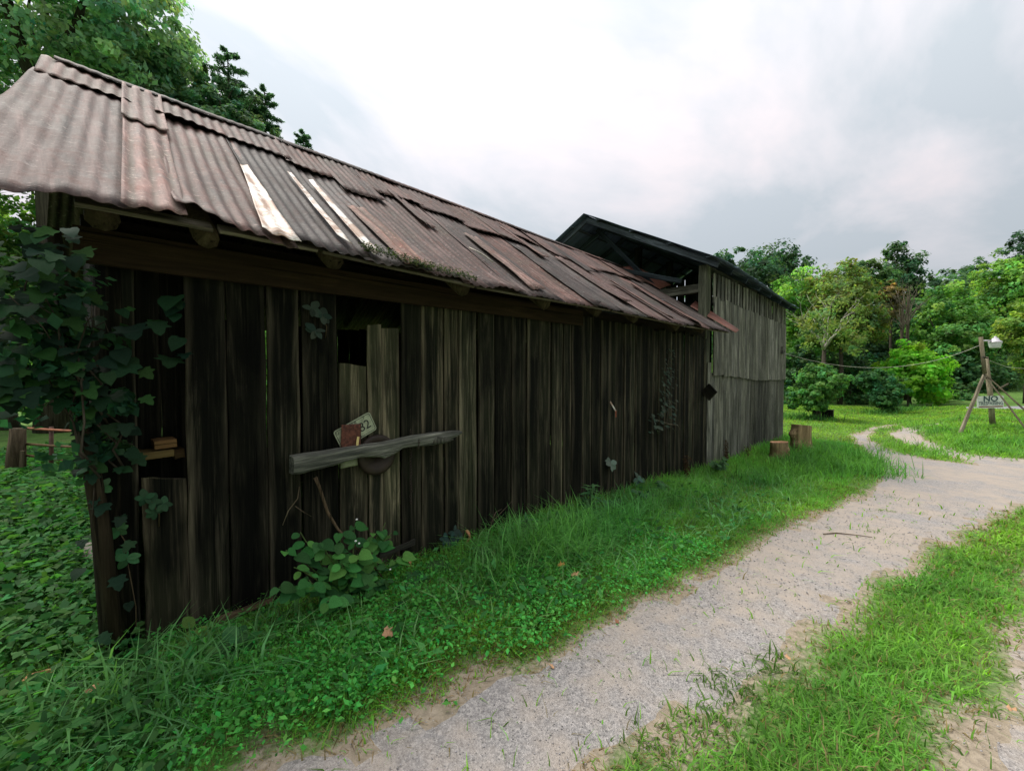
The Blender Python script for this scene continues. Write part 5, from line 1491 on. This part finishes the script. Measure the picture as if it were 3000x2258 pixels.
weed('broad-leaved weed between the leafy shrub and the ribbed wood ends', 1230, 1690, 1790, YW - .38, 9, .09, (.05, .16, .05), 'oval', nst=6)
weed('broad-leaved weed at the near end of the split plank', 690, 1860, 1960, YW - .40, 8, .085, (.05, .15, .05), 'oval', nst=5)
weed('narrow-leaved weed right of the dead twigs', 1560, 1520, 1640, YW - .30, 12, .12, (.055, .16, .055), nst=4)
weed('broad-leaved weed left of the tall narrow-leaved weed', 1610, 1560, 1640, YW - .42, 9, .09, (.06, .18, .06), 'oval', nst=5)
weed('leafy weed below the pale creeper sprig', 1800, 1470, 1550, YW - .34, 10, .10, (.055, .16, .06), 'oval', nst=5)
# brown dead stalks near the joint of the buildings
for (px, pyt, pyb, lb) in [(2010, 1335, 1460, 'brown seedy dead stalk at the far end of the shed wall'), (2125, 1290, 1400, 'brown dead stalk at the foot of the barn siding'), (2190, 1310, 1390, 'low reddish dead weed along the barn foot')]:
    b = on_y(px, pyb, YW - .22); b.z = gz1(b.x, b.y)
    root = thing('dead_stalk', lb, 'dead weed', b, 'dead weeds along the wall foot')
    t_ = on_y(px, pyt, YW - .15)
    Cq = []
    for k in range(7):
        e_ = t_ + Vector((lr.uniform(-.14, .14), lr.uniform(-.06, .04), lr.uniform(-.25, .05)))
        tube('stem', root, [b, b.lerp(e_, .5), e_], [.005, .004, .002], M_POST, 4, color=(.35, .22, .15), seed=k)
        for _ in range(40): Cq.append(tuple(b.lerp(e_, lr.uniform(.35, 1)) + Vector((lr.gauss(0, .02), lr.gauss(0, .02), lr.gauss(0, .02)))))
    Cq = np.array(Cq) - np.array(b)
    V, T = leaf_quads(Cq, unit(rng.normal(size=Cq.shape)), .02 + .02 * rng.random(len(Cq)), .6)
    stuff(obj('seed_head', np_mesh('seed_head', V, T, np.repeat(np.array([[.07, .042, .026]]) * (.6 + .8 * rng.random((len(Cq), 1))), 4, 0)), M_FOLIAGE, root, Matrix.Translation(b)))
# dead vine twigs low in the middle of the wall
dt = thing('dead_twigs', 'pale dead twigs slanting up from the grass against the wall', 'twigs', on_g(1395, 1720))
for pts in ([(1388, 1700), (1425, 1600), (1440, 1530), (1500, 1468)], [(1425, 1605), (1470, 1570), (1520, 1550)], [(1440, 1530), (1452, 1500), (1470, 1490)]):
    tube('twig', dt, [on_y(x_, y_, YW - .22 + .04 * i) for i, (x_, y_) in enumerate(pts)], [.006, .005, .004, .003][:len(pts)], M_POST, 5, .1, color=(.5, .45, .4))
dr_ = thing('dead_root', 'thin pale dead root hanging on the boards below the bar end', 'root', on_y(870, 1470, YW - .03))
tube('root_strand', dr_, [on_y(877, 1425, YW - .03), on_y(872, 1460, YW - .04), on_y(845, 1495, YW - .03), on_y(828, 1538, YW - .03)], [.004, .004, .0035, .002], M_POST, 5, .1, color=(.8, .75, .65))
tube('root_strand', dr_, [on_y(865, 1482, YW - .03), on_y(890, 1500, YW - .04), on_y(912, 1512, YW - .03)], [.003, .003, .002], M_POST, 5, .1, color=(.7, .65, .55))
# dry leaves
for (px, py, lb) in [(1128, 1888, 'upper of two dry tan leaves on the clover near the road'), (1122, 1905, 'lower of two dry tan leaves on the clover near the road'), (1697, 1718, 'curled tan leaf lying on the grass bank mid-way'), (1655, 1690, 'yellowish standing leaf beside the curled tan leaf'), (2948, 2075, 'long brown leaf on the gravel at the right edge'), (1613, 1952, 'tiny reddish leaf lying on the gravel road'), (1812, 1830, 'small dark curled leaf on the gravel road'), (262, 2108, 'dry tan leaf in the long grass at lower left'), (2300, 1978, 'small orange-tan leaf at the edge of the right grass strip')]:
    p = on_g(px, py)
    big = .065 if 'yellow' in lb or 'curled tan' in lb or 'two dry' in lb else .06
    zz_ = .012 if 'road' in lb and 'near' not in lb or 'gravel' in lb else .10
    if 'tiny' in lb or 'small' in lb: big = .035
    o = obj('dry_leaf', LM['dry'], None, None, frame(p + Vector((0, 0, zz_)), (lr.uniform(-.3, .3), lr.uniform(-.6, 0), 1), (lr.uniform(-1, 1), lr.uniform(-1, 1), 0)) @ Matrix.Diagonal((big, big, big, 1)), (.5, .35, .3) if 'dark' in lb else ((1, .85, .35) if 'yellow' in lb else (1, .9, .85)))
    tag(o, lb, 'leaf')

# ------------------------------------------------------------------ grass, weeds and gravel stones
ROADS = [road_r, spur_r, lane_poly]
shed_fp = [(X0 - .02, YW - .02), (X1, YW - .02), (BX0 - .2, BY0 - .04), (BX1 + .05, BY0 - .05), (BX1 + .05, BY1), (X0, BY1)]
def bare_mask(X, Y, road_keep=0.0, r=rng):
    m = in_poly(X, Y, shed_fp) | in_poly(X, Y, lane_poly)
    d = np.minimum(F_ROAD(X, Y), F_SPUR(X, Y))
    keep = np.where(d < 0, road_keep + .45 * np.clip(1 + d / .13, 0, 1) ** 1.5, 1.0)
    return ~m & (r.random(len(X)) < keep)
def blades(name, X, Y, h, w, colr, bend=.45, seed=0, z0=None, straw=0.0, flat=0.0, ldir=None, label=None, cat='grass', var=.25):
    r = np.random.default_rng(seed)
    n = len(X)
    hh = h * (.5 + .9 * r.random(n)); ww = w * (.6 + .8 * r.random(n))
    z = gz(X, Y) - .01
    B = np.stack([X, Y, z], 1)
    a = r.random(n) * 6.283
    d = np.stack([np.cos(a), np.sin(a), np.zeros(n)], 1)
    if ldir is not None: d = unit(d + np.array(ldir))
    sd = np.stack([-np.sin(a + r.normal(size=n) * .5), np.cos(a + r.normal(size=n) * .5), np.zeros(n)], 1)
    bn = bend * (.3 + 1.2 * r.random(n)) + flat
    up = np.array([0, 0, 1.])
    k = np.clip(1 - .35 * bn, .25, 1)[:, None]
    M1 = B + up * (hh * .55)[:, None] * k + d * (hh * bn * .30)[:, None]
    Tp = B + up * (hh)[:, None] * k * np.clip(1 - .35 * bn, .2, 1)[:, None] + d * (hh * bn * 1.0)[:, None]
    s = sd * (ww / 2)[:, None]
    V = np.stack([B - s, B + s, M1 + s * .75, M1 - s * .75, Tp], 1)
    base = np.array(colr, float)[None] * np.clip(1 + var * r.normal(size=n), .45, 1.8)[:, None]
    patch = .5 + .5 * np.sin(X * 1.7 + 2 * np.sin(Y * 1.3)) * np.sin(Y * 2.1 + 1.5 * np.sin(X * .9))
    p2 = .5 + .5 * np.sin(X * 6.1 + 2 * np.sin(Y * 4.7)) * np.sin(Y * 5.3 + 2 * np.sin(X * 3.9))
    base *= (.72 + .5 * p2)[:, None]
    base[:, 0] *= .85 + .55 * patch; base[:, 1] *= .9 + .22 * patch
    if np.any(np.asarray(straw) > 0):
        m = r.random(n) < straw
        base[m] = np.array([.26, .21, .10]) * (.6 + .7 * r.random((m.sum(), 1)))
    tint = np.repeat(base[:, None, :], 5, 1)
    tint[:, 0:2] *= .92  # blade feet a little darker: self-shadow put into the colour
    idx = np.arange(n)[:, None] * 5
    T = np.concatenate([idx + np.array([[0, 1, 2]]), idx + np.array([[0, 2, 3]]), idx + np.array([[3, 2, 4]])], 0)
    o = stuff(obj(name, np_mesh(name, V.reshape(-1, 3), T, tint.reshape(-1, 3), True), M_GRASS))
    o['label'] = label or name.replace('_', ' '); o['category'] = cat
    return o
def scatter(x0, x1, y0, y1, dens, seed):
    r = np.random.default_rng(seed); n = int((x1 - x0) * (y1 - y0) * dens)
    return r.uniform(x0, x1, n), r.uniform(y0, y1, n), r
def clumpy(X, Y, f, r, lo=.25):
    v = .5 + .5 * np.sin(X * f + 1.3 * np.sin(Y * f * .7)) * np.sin(Y * f * 1.2 + 1.7 * np.sin(X * f * .6))
    return r.random(len(X)) < lo + (1 - lo) * v
def road_dist(X, Y, f): return np.abs(f(X, Y))
GREEN, BRIGHT, DEEP = (0.070, 0.195, 0.032), (0.105, 0.245, 0.034), (0.042, 0.135, 0.034)
# bank between the wall and the road
X, Y, r = scatter(-1.2, 15.5, 0.9, 3.05, 4200, 1)
m = bare_mask(X, Y, .006, r) & (r.random(len(X)) < np.clip(1.5 - X / 10, .28, 1.0))
X, Y = X[m], Y[m]
dw = YW - Y; rd = road_dist(X, Y, F_ROAD)
hgt = .075 + (.03 + .15 * sstep(1.9, 3.2, X)) * np.exp(-dw / .35) + .04 * (np.sin(X * 2.3) * np.sin(Y * 3 + X) > .25) + .04 * np.clip((X - 6) / 6, 0, 1)
hgt *= np.clip(.4 + rd * 2.2, .35, 1)
fardep = np.clip(X / 8, .8, 1.8)
blades('bank_grass', X, Y, hgt, .0065 * fardep, (0.15, 0.44, 0.08), .7, 1, straw=np.clip(.36 - rd * 1.2, .06, .36), label='green grass on the bank between the shed wall and the road')
# longer arching tufts
def tufts(name, centers, nb, h, w, spread, colr, seed, label):
    r = np.random.default_rng(seed)
    Xs, Ys, hs = [], [], []
    for (x_, y_, k) in centers:
        Xs.append(x_ + r.normal(size=nb) * spread); Ys.append(y_ + r.normal(size=nb) * spread); hs.append(np.full(nb, h * k))
    X, Y, h_ = np.concatenate(Xs), np.concatenate(Ys), np.concatenate(hs)
    ok = ~in_poly(X, Y, shed_fp)
    return blades(name, X[ok], Y[ok], h_[ok], w, colr, .95, seed, label=label)
cs = [(on_g(x_, y_).x, on_g(x_, y_).y, k) for x_, y_, k in [(330, 2110, 1.0), (420, 2090, 1.15), (520, 2060, .9), (600, 2010, .8), (690, 1980, .75), (250, 2160, .9), (760, 1890, .9), (460, 2140, .9), (150, 2190, .8), (60, 2200, .8), (850, 1850, .7), (560, 1960, .9), (380, 2010, 1.0)]]
tufts('long_grass', cs, 48, .34, .011, .07, (0.12, 0.33, 0.11), 3, 'long arching grass tufts at the near corner of the shed')
cs = [(on_g(x_, y_).x, on_g(x_, y_).y, k) for x_, y_, k in [(1500, 1640, 1), (1560, 1620, 1), (1620, 1600, 1), (1680, 1590, 1.1), (1740, 1560, 1), (1600, 1660, .9), (1800, 1540, 1), (1850, 1530, .9), (1700, 1640, .8), (1900, 1500, .9), (1980, 1480, .9), (2060, 1450, .9), (1450, 1700, .8), (1760, 1600, .8)]]
tufts('wall_foot_grass', cs, 170, .42, .009, .12, (0.14, 0.42, 0.11), 4, 'tall tufted grass along the middle foot of the shed wall')
cs = [(on_g(x_, y_).x, on_g(x_, y_).y, k) for x_, y_, k in [(2400, 1345, 1), (2440, 1340, 1), (2480, 1350, 1), (2520, 1360, .9), (2380, 1370, .9), (2450, 1380, .9), (2350, 1390, .8), (2540, 1385, .7), (2300, 1400, .7), (2330, 1360, .6), (2250, 1420, .7)]]
tufts('stump_grass', cs, 420, .50, .013, .28, (0.11, 0.34, 0.07), 5, 'thick tall grass beside the stumps at the road bend')
X, Y, r = scatter(-.6, 9, 1.1, 3.0, 190, 51)
m = bare_mask(X, Y, 0, r) & (F_ROAD(X, Y) > .18) & ((X > 2.4) | (YW - Y > .5))
blades('pale_grass', X[m], Y[m], .24, .009, (0.19, 0.42, 0.16), .9, 52, label='scattered pale longer blades standing above the bank grass')
X, Y, r = scatter(-.6, 9, 1.1, 3.0, 240, 53)
m = bare_mask(X, Y, 0, r) & (F_ROAD(X, Y) > .05)
blades('dead_grass', X[m], Y[m], .10, .006, (0.24, 0.19, 0.09), 1.5, 54, label='dead straw stems lying among the bank grass')
# small-leaved clover and weeds on the near bank
def weeds(name, X, Y, zlo, zhi, size, colr, seed, label, var=.25, aspect=.62):
    r = np.random.default_rng(seed); n = len(X)
    C = np.stack([X, Y, gz(X, Y) + zlo + (zhi - zlo) * r.random(n) ** .8], 1)
    N = unit(np.array([0, 0, 1.])[None] + r.normal(size=(n, 3)) * .45)
    V, T = leaf_quads(C, N, size * (.4 + 1.2 * r.random(n) ** 1.5), aspect, .12, r)
    base = np.array(colr)[None] * np.clip(1 + var * r.normal(size=n), .4, 1.9)[:, None]
    base[:, 0] *= 1 + .2 * r.normal(size=n)
    o = stuff(obj(name, np_mesh(name, V, T, np.repeat(np.clip(base, .004, .9), 4, 0)), M_GRASS))
    o['label'] = label; o['category'] = 'ground cover'
X, Y, r = scatter(-.6, 4.2, 1.2, 3.0, 8000, 11)
m = bare_mask(X, Y, .0, r) & clumpy(X, Y, 2.6, r, .05) & (r.random(len(X)) < np.clip(1.35 - X / 6, .1, 1)) & (r.random(len(X)) < np.clip(road_dist(X, Y, F_ROAD) * 6, .1, 1))
weeds('clover_cover', X[m], Y[m], .01, .11, .026, (0.095, 0.38, 0.075), 12, 'bright small-leaved clover covering the near bank', .38)
X, Y, r = scatter(-.6, 7, 1.2, 3.0, 330, 61)
m = bare_mask(X, Y, 0, r) & (F_ROAD(X, Y) > .15) & clumpy(X, Y, 4.1, r, .1)
weeds('broad_weeds', X[m], Y[m], .02, .13, .062, (0.085, 0.27, 0.075), 62, 'broad weed leaves mixed into the bank grass', .4, .5)
# weeds left of the shed, the overhanging tree's shade put into their green
X, Y, r = scatter(-3.2, .25, 1.3, 12, 2300, 13)
m = bare_mask(X, Y, .0, r) & (r.random(len(X)) < np.clip(1.6 - Y / 9, .3, 1))
weeds('corner_weeds', X[m], Y[m], .01, .16, .022 + .010 * np.hypot(X[m], Y[m]), (0.058, 0.18, 0.048), 14, 'dim leafy weeds carpeting the ground left of the shed', .35)
X, Y, r = scatter(-3.2, .25, 1.2, 13, 900, 15)
m = bare_mask(X, Y, .0, r)
blades('corner_grass', X[m], Y[m], .14, .010, (0.075, 0.20, 0.045), .7, 16, label='sparse grass among the weeds left of the shed')
# grass strip at the right
X, Y, r = scatter(.6, 9, -3.6, 2.2, 6500, 17)
hyp = np.hypot(X, Y)
m = bare_mask(X, Y, .012, r) & (r.random(len(X)) < np.clip(2.2 / hyp, .35, 1)) & (Y < 2.0) 
rd = np.minimum(road_dist(X, Y, F_ROAD), road_dist(X, Y, F_SPUR))
m &= (r.random(len(X)) < np.clip(.25 + rd * 3.0, .2, 1))
blades('strip_grass', X[m], Y[m], (.055 + .05 * np.clip(rd[m] * 2.5, 0, 1)), .0085 * np.clip(hyp[m] / 4, .8, 2), (0.15, 0.36, 0.05), .9, 18, straw=np.clip(.34 - rd[m] * .8, .09, .34), label='bright green grass strip between the two gravel tracks')
X, Y, r = scatter(.6, 6, -2.5, 2.0, 1100, 19)
rd = np.minimum(road_dist(X, Y, F_ROAD), road_dist(X, Y, F_SPUR))
m = bare_mask(X, Y, 0, r) & (rd > .12) & clumpy(X, Y, 3.0, r, .2)
blades('broad_grass', X[m], Y[m], .10, .014, (0.11, 0.30, 0.042), 1.0, 20, label='broad-bladed crabgrass in the right grass strip')
# straggling tufts on the gravel edge
cs = [(on_g(x_, y_).x, on_g(x_, y_).y, k) for x_, y_, k in [(2080, 1992, 1), (2110, 2010, .8), (2010, 2090, .9), (2290, 1950, 1.2), (2240, 1985, .9), (2100, 2120, 1), (2050, 2160, 1), (1960, 2180, .8), (1900, 2210, .9), (2560, 1560 , .9), (2600, 1500, .9), (2620, 1460, .8), (2550, 1500, .6), (2590, 1590, .6), (2150, 2070, .9), (2200, 2040, 1), (2900, 1880, .9), (2950, 1980, .8), (2880, 2060, .8)]]
tufts('edge_tufts', cs, 42, .085, .008, .07, (0.10, 0.22, 0.04), 21, 'straggling grass tufts on the gravel edges')
# meadow
X, Y, r = scatter(9, 34, -12, 9, 330, 23)
hyp = np.hypot(X, Y)
m = bare_mask(X, Y, .0, r) & ~((X < 15.5) & (Y > 2.9))
blades('meadow_grass', X[m], Y[m], .085, .016 * hyp[m] / 12, (0.18, 0.38, 0.055), .8, 24, straw=.06, label='mown light green meadow grass beyond the road')
X, Y, r = scatter(2.5, 14, -11, -3.2, 260, 25)
m = bare_mask(X, Y, .0, r)
blades('verge_grass', X[m], Y[m], .09, .014, (0.105, 0.24, 0.038), .8, 26, label='green verge grass right of the road')
# median between the far tracks and pole bank
cs = []
r = np.random.default_rng(31)
for k in range(46):
    p = on_g(r.uniform(2660, 3080), r.uniform(1225, 1335))
    cs.append((p.x, p.y, r.uniform(.5, 1.1)))
cs = [c for c in cs if F_ROAD(np.array([c[0]]), np.array([c[1]]))[0] > 0 and c[1] < .9]
tufts('pole_bank_grass', cs, 130, .30, .022, .40, (0.13, 0.34, 0.055), 32, 'long grass on the bank around the light pole')
cs = []
for (x_, y_) in [(2330, 1225), (2360, 1228), (2390, 1230), (2560, 1212), (2590, 1210), (2620, 1206), (2650, 1204), (2680, 1200), (2310, 1225)]:
    p = on_g(x_, y_); cs.append((p.x, p.y, 1.0))
tufts('meadow_edge_grass', cs, 130, .42, .03, .38, (0.085, 0.25, 0.06), 33, 'tall grass clumps round the bushes at the meadow edge')
# loose stones on the gravel
def stones(name, poly, n, smin, smax, x0, x1, y0, y1, seed, label):
    r = np.random.default_rng(seed)
    X, Y = r.uniform(x0, x1, n * 3), r.uniform(y0, y1, n * 3)
    m = (poly(X, Y) < 0) & (r.random(n * 3) < np.clip(1.8 / np.hypot(X, Y), .05, 1)) & clumpy(X, Y, 2.2, r, .3)
    X, Y = X[m], Y[m]; n = len(X)
    s = smin + (smax - smin) * r.random(n) ** 2.2
    s *= np.clip(np.hypot(X, Y) / 2.5, .8, 1.7)
    O = np.array([[1, 0, 0], [0, 1, 0], [-1, 0, 0], [0, -1, 0], [.1, .1, .62], [0, 0, -.5]], float)
    V = O[None] * (.7 + .6 * r.random((n, 6, 1))) * s[:, None, None]
    a = r.random(n) * 6.283
    x_ = V[..., 0] * np.cos(a)[:, None] - V[..., 1] * np.sin(a)[:, None]; y_ = V[..., 0] * np.sin(a)[:, None] + V[..., 1] * np.cos(a)[:, None]
    V = np.stack([x_ + X[:, None], y_ + Y[:, None], V[..., 2] + (gz(X, Y) + .011 + s * .2)[:, None]], -1)
    Fc = np.array([[0, 1, 4], [1, 2, 4], [2, 3, 4], [3, 0, 4], [1, 0, 5], [2, 1, 5], [3, 2, 5], [0, 3, 5]])
    T = (np.arange(n)[:, None, None] * 6 + Fc[None]).reshape(-1, 3)
    c = np.array([[.25, .24, .23]]) * (.85 + .6 * r.random((n, 1))); c[:, 2] *= .95 + .15 * r.random(n)
    o = stuff(obj(name, np_mesh(name, V.reshape(-1, 3), T, np.repeat(c, 6, 0)), M_PEBBLE))
    o['label'] = label; o['category'] = 'gravel'
t_ = NT('loose_stone'); M_PEBBLE = t_.principled(t_.attr('tint'), .9, spec=.15)
stones('loose_gravel', F_ROAD, 26000, .0018, .0058, -.5, 9, -1, 3.2, 41, 'small loose grey stones scattered on the gravel road')
stones('spur_gravel', F_SPUR, 8000, .0018, .0058, .8, 6, -3, 1, 42, 'small loose stones on the gravel at lower right')
# dry straw along the road edge
X, Y, r = scatter(-.5, 7, .7, 2.9, 1500, 43)
rd = road_dist(X, Y, F_ROAD)
m = (rd < .10) & ~in_poly(X, Y, shed_fp)
blades('road_edge_straw', X[m], Y[m], .05, .005, (0.26, 0.21, 0.11), 1.8, 44, label='dry straw lying along the road edge')
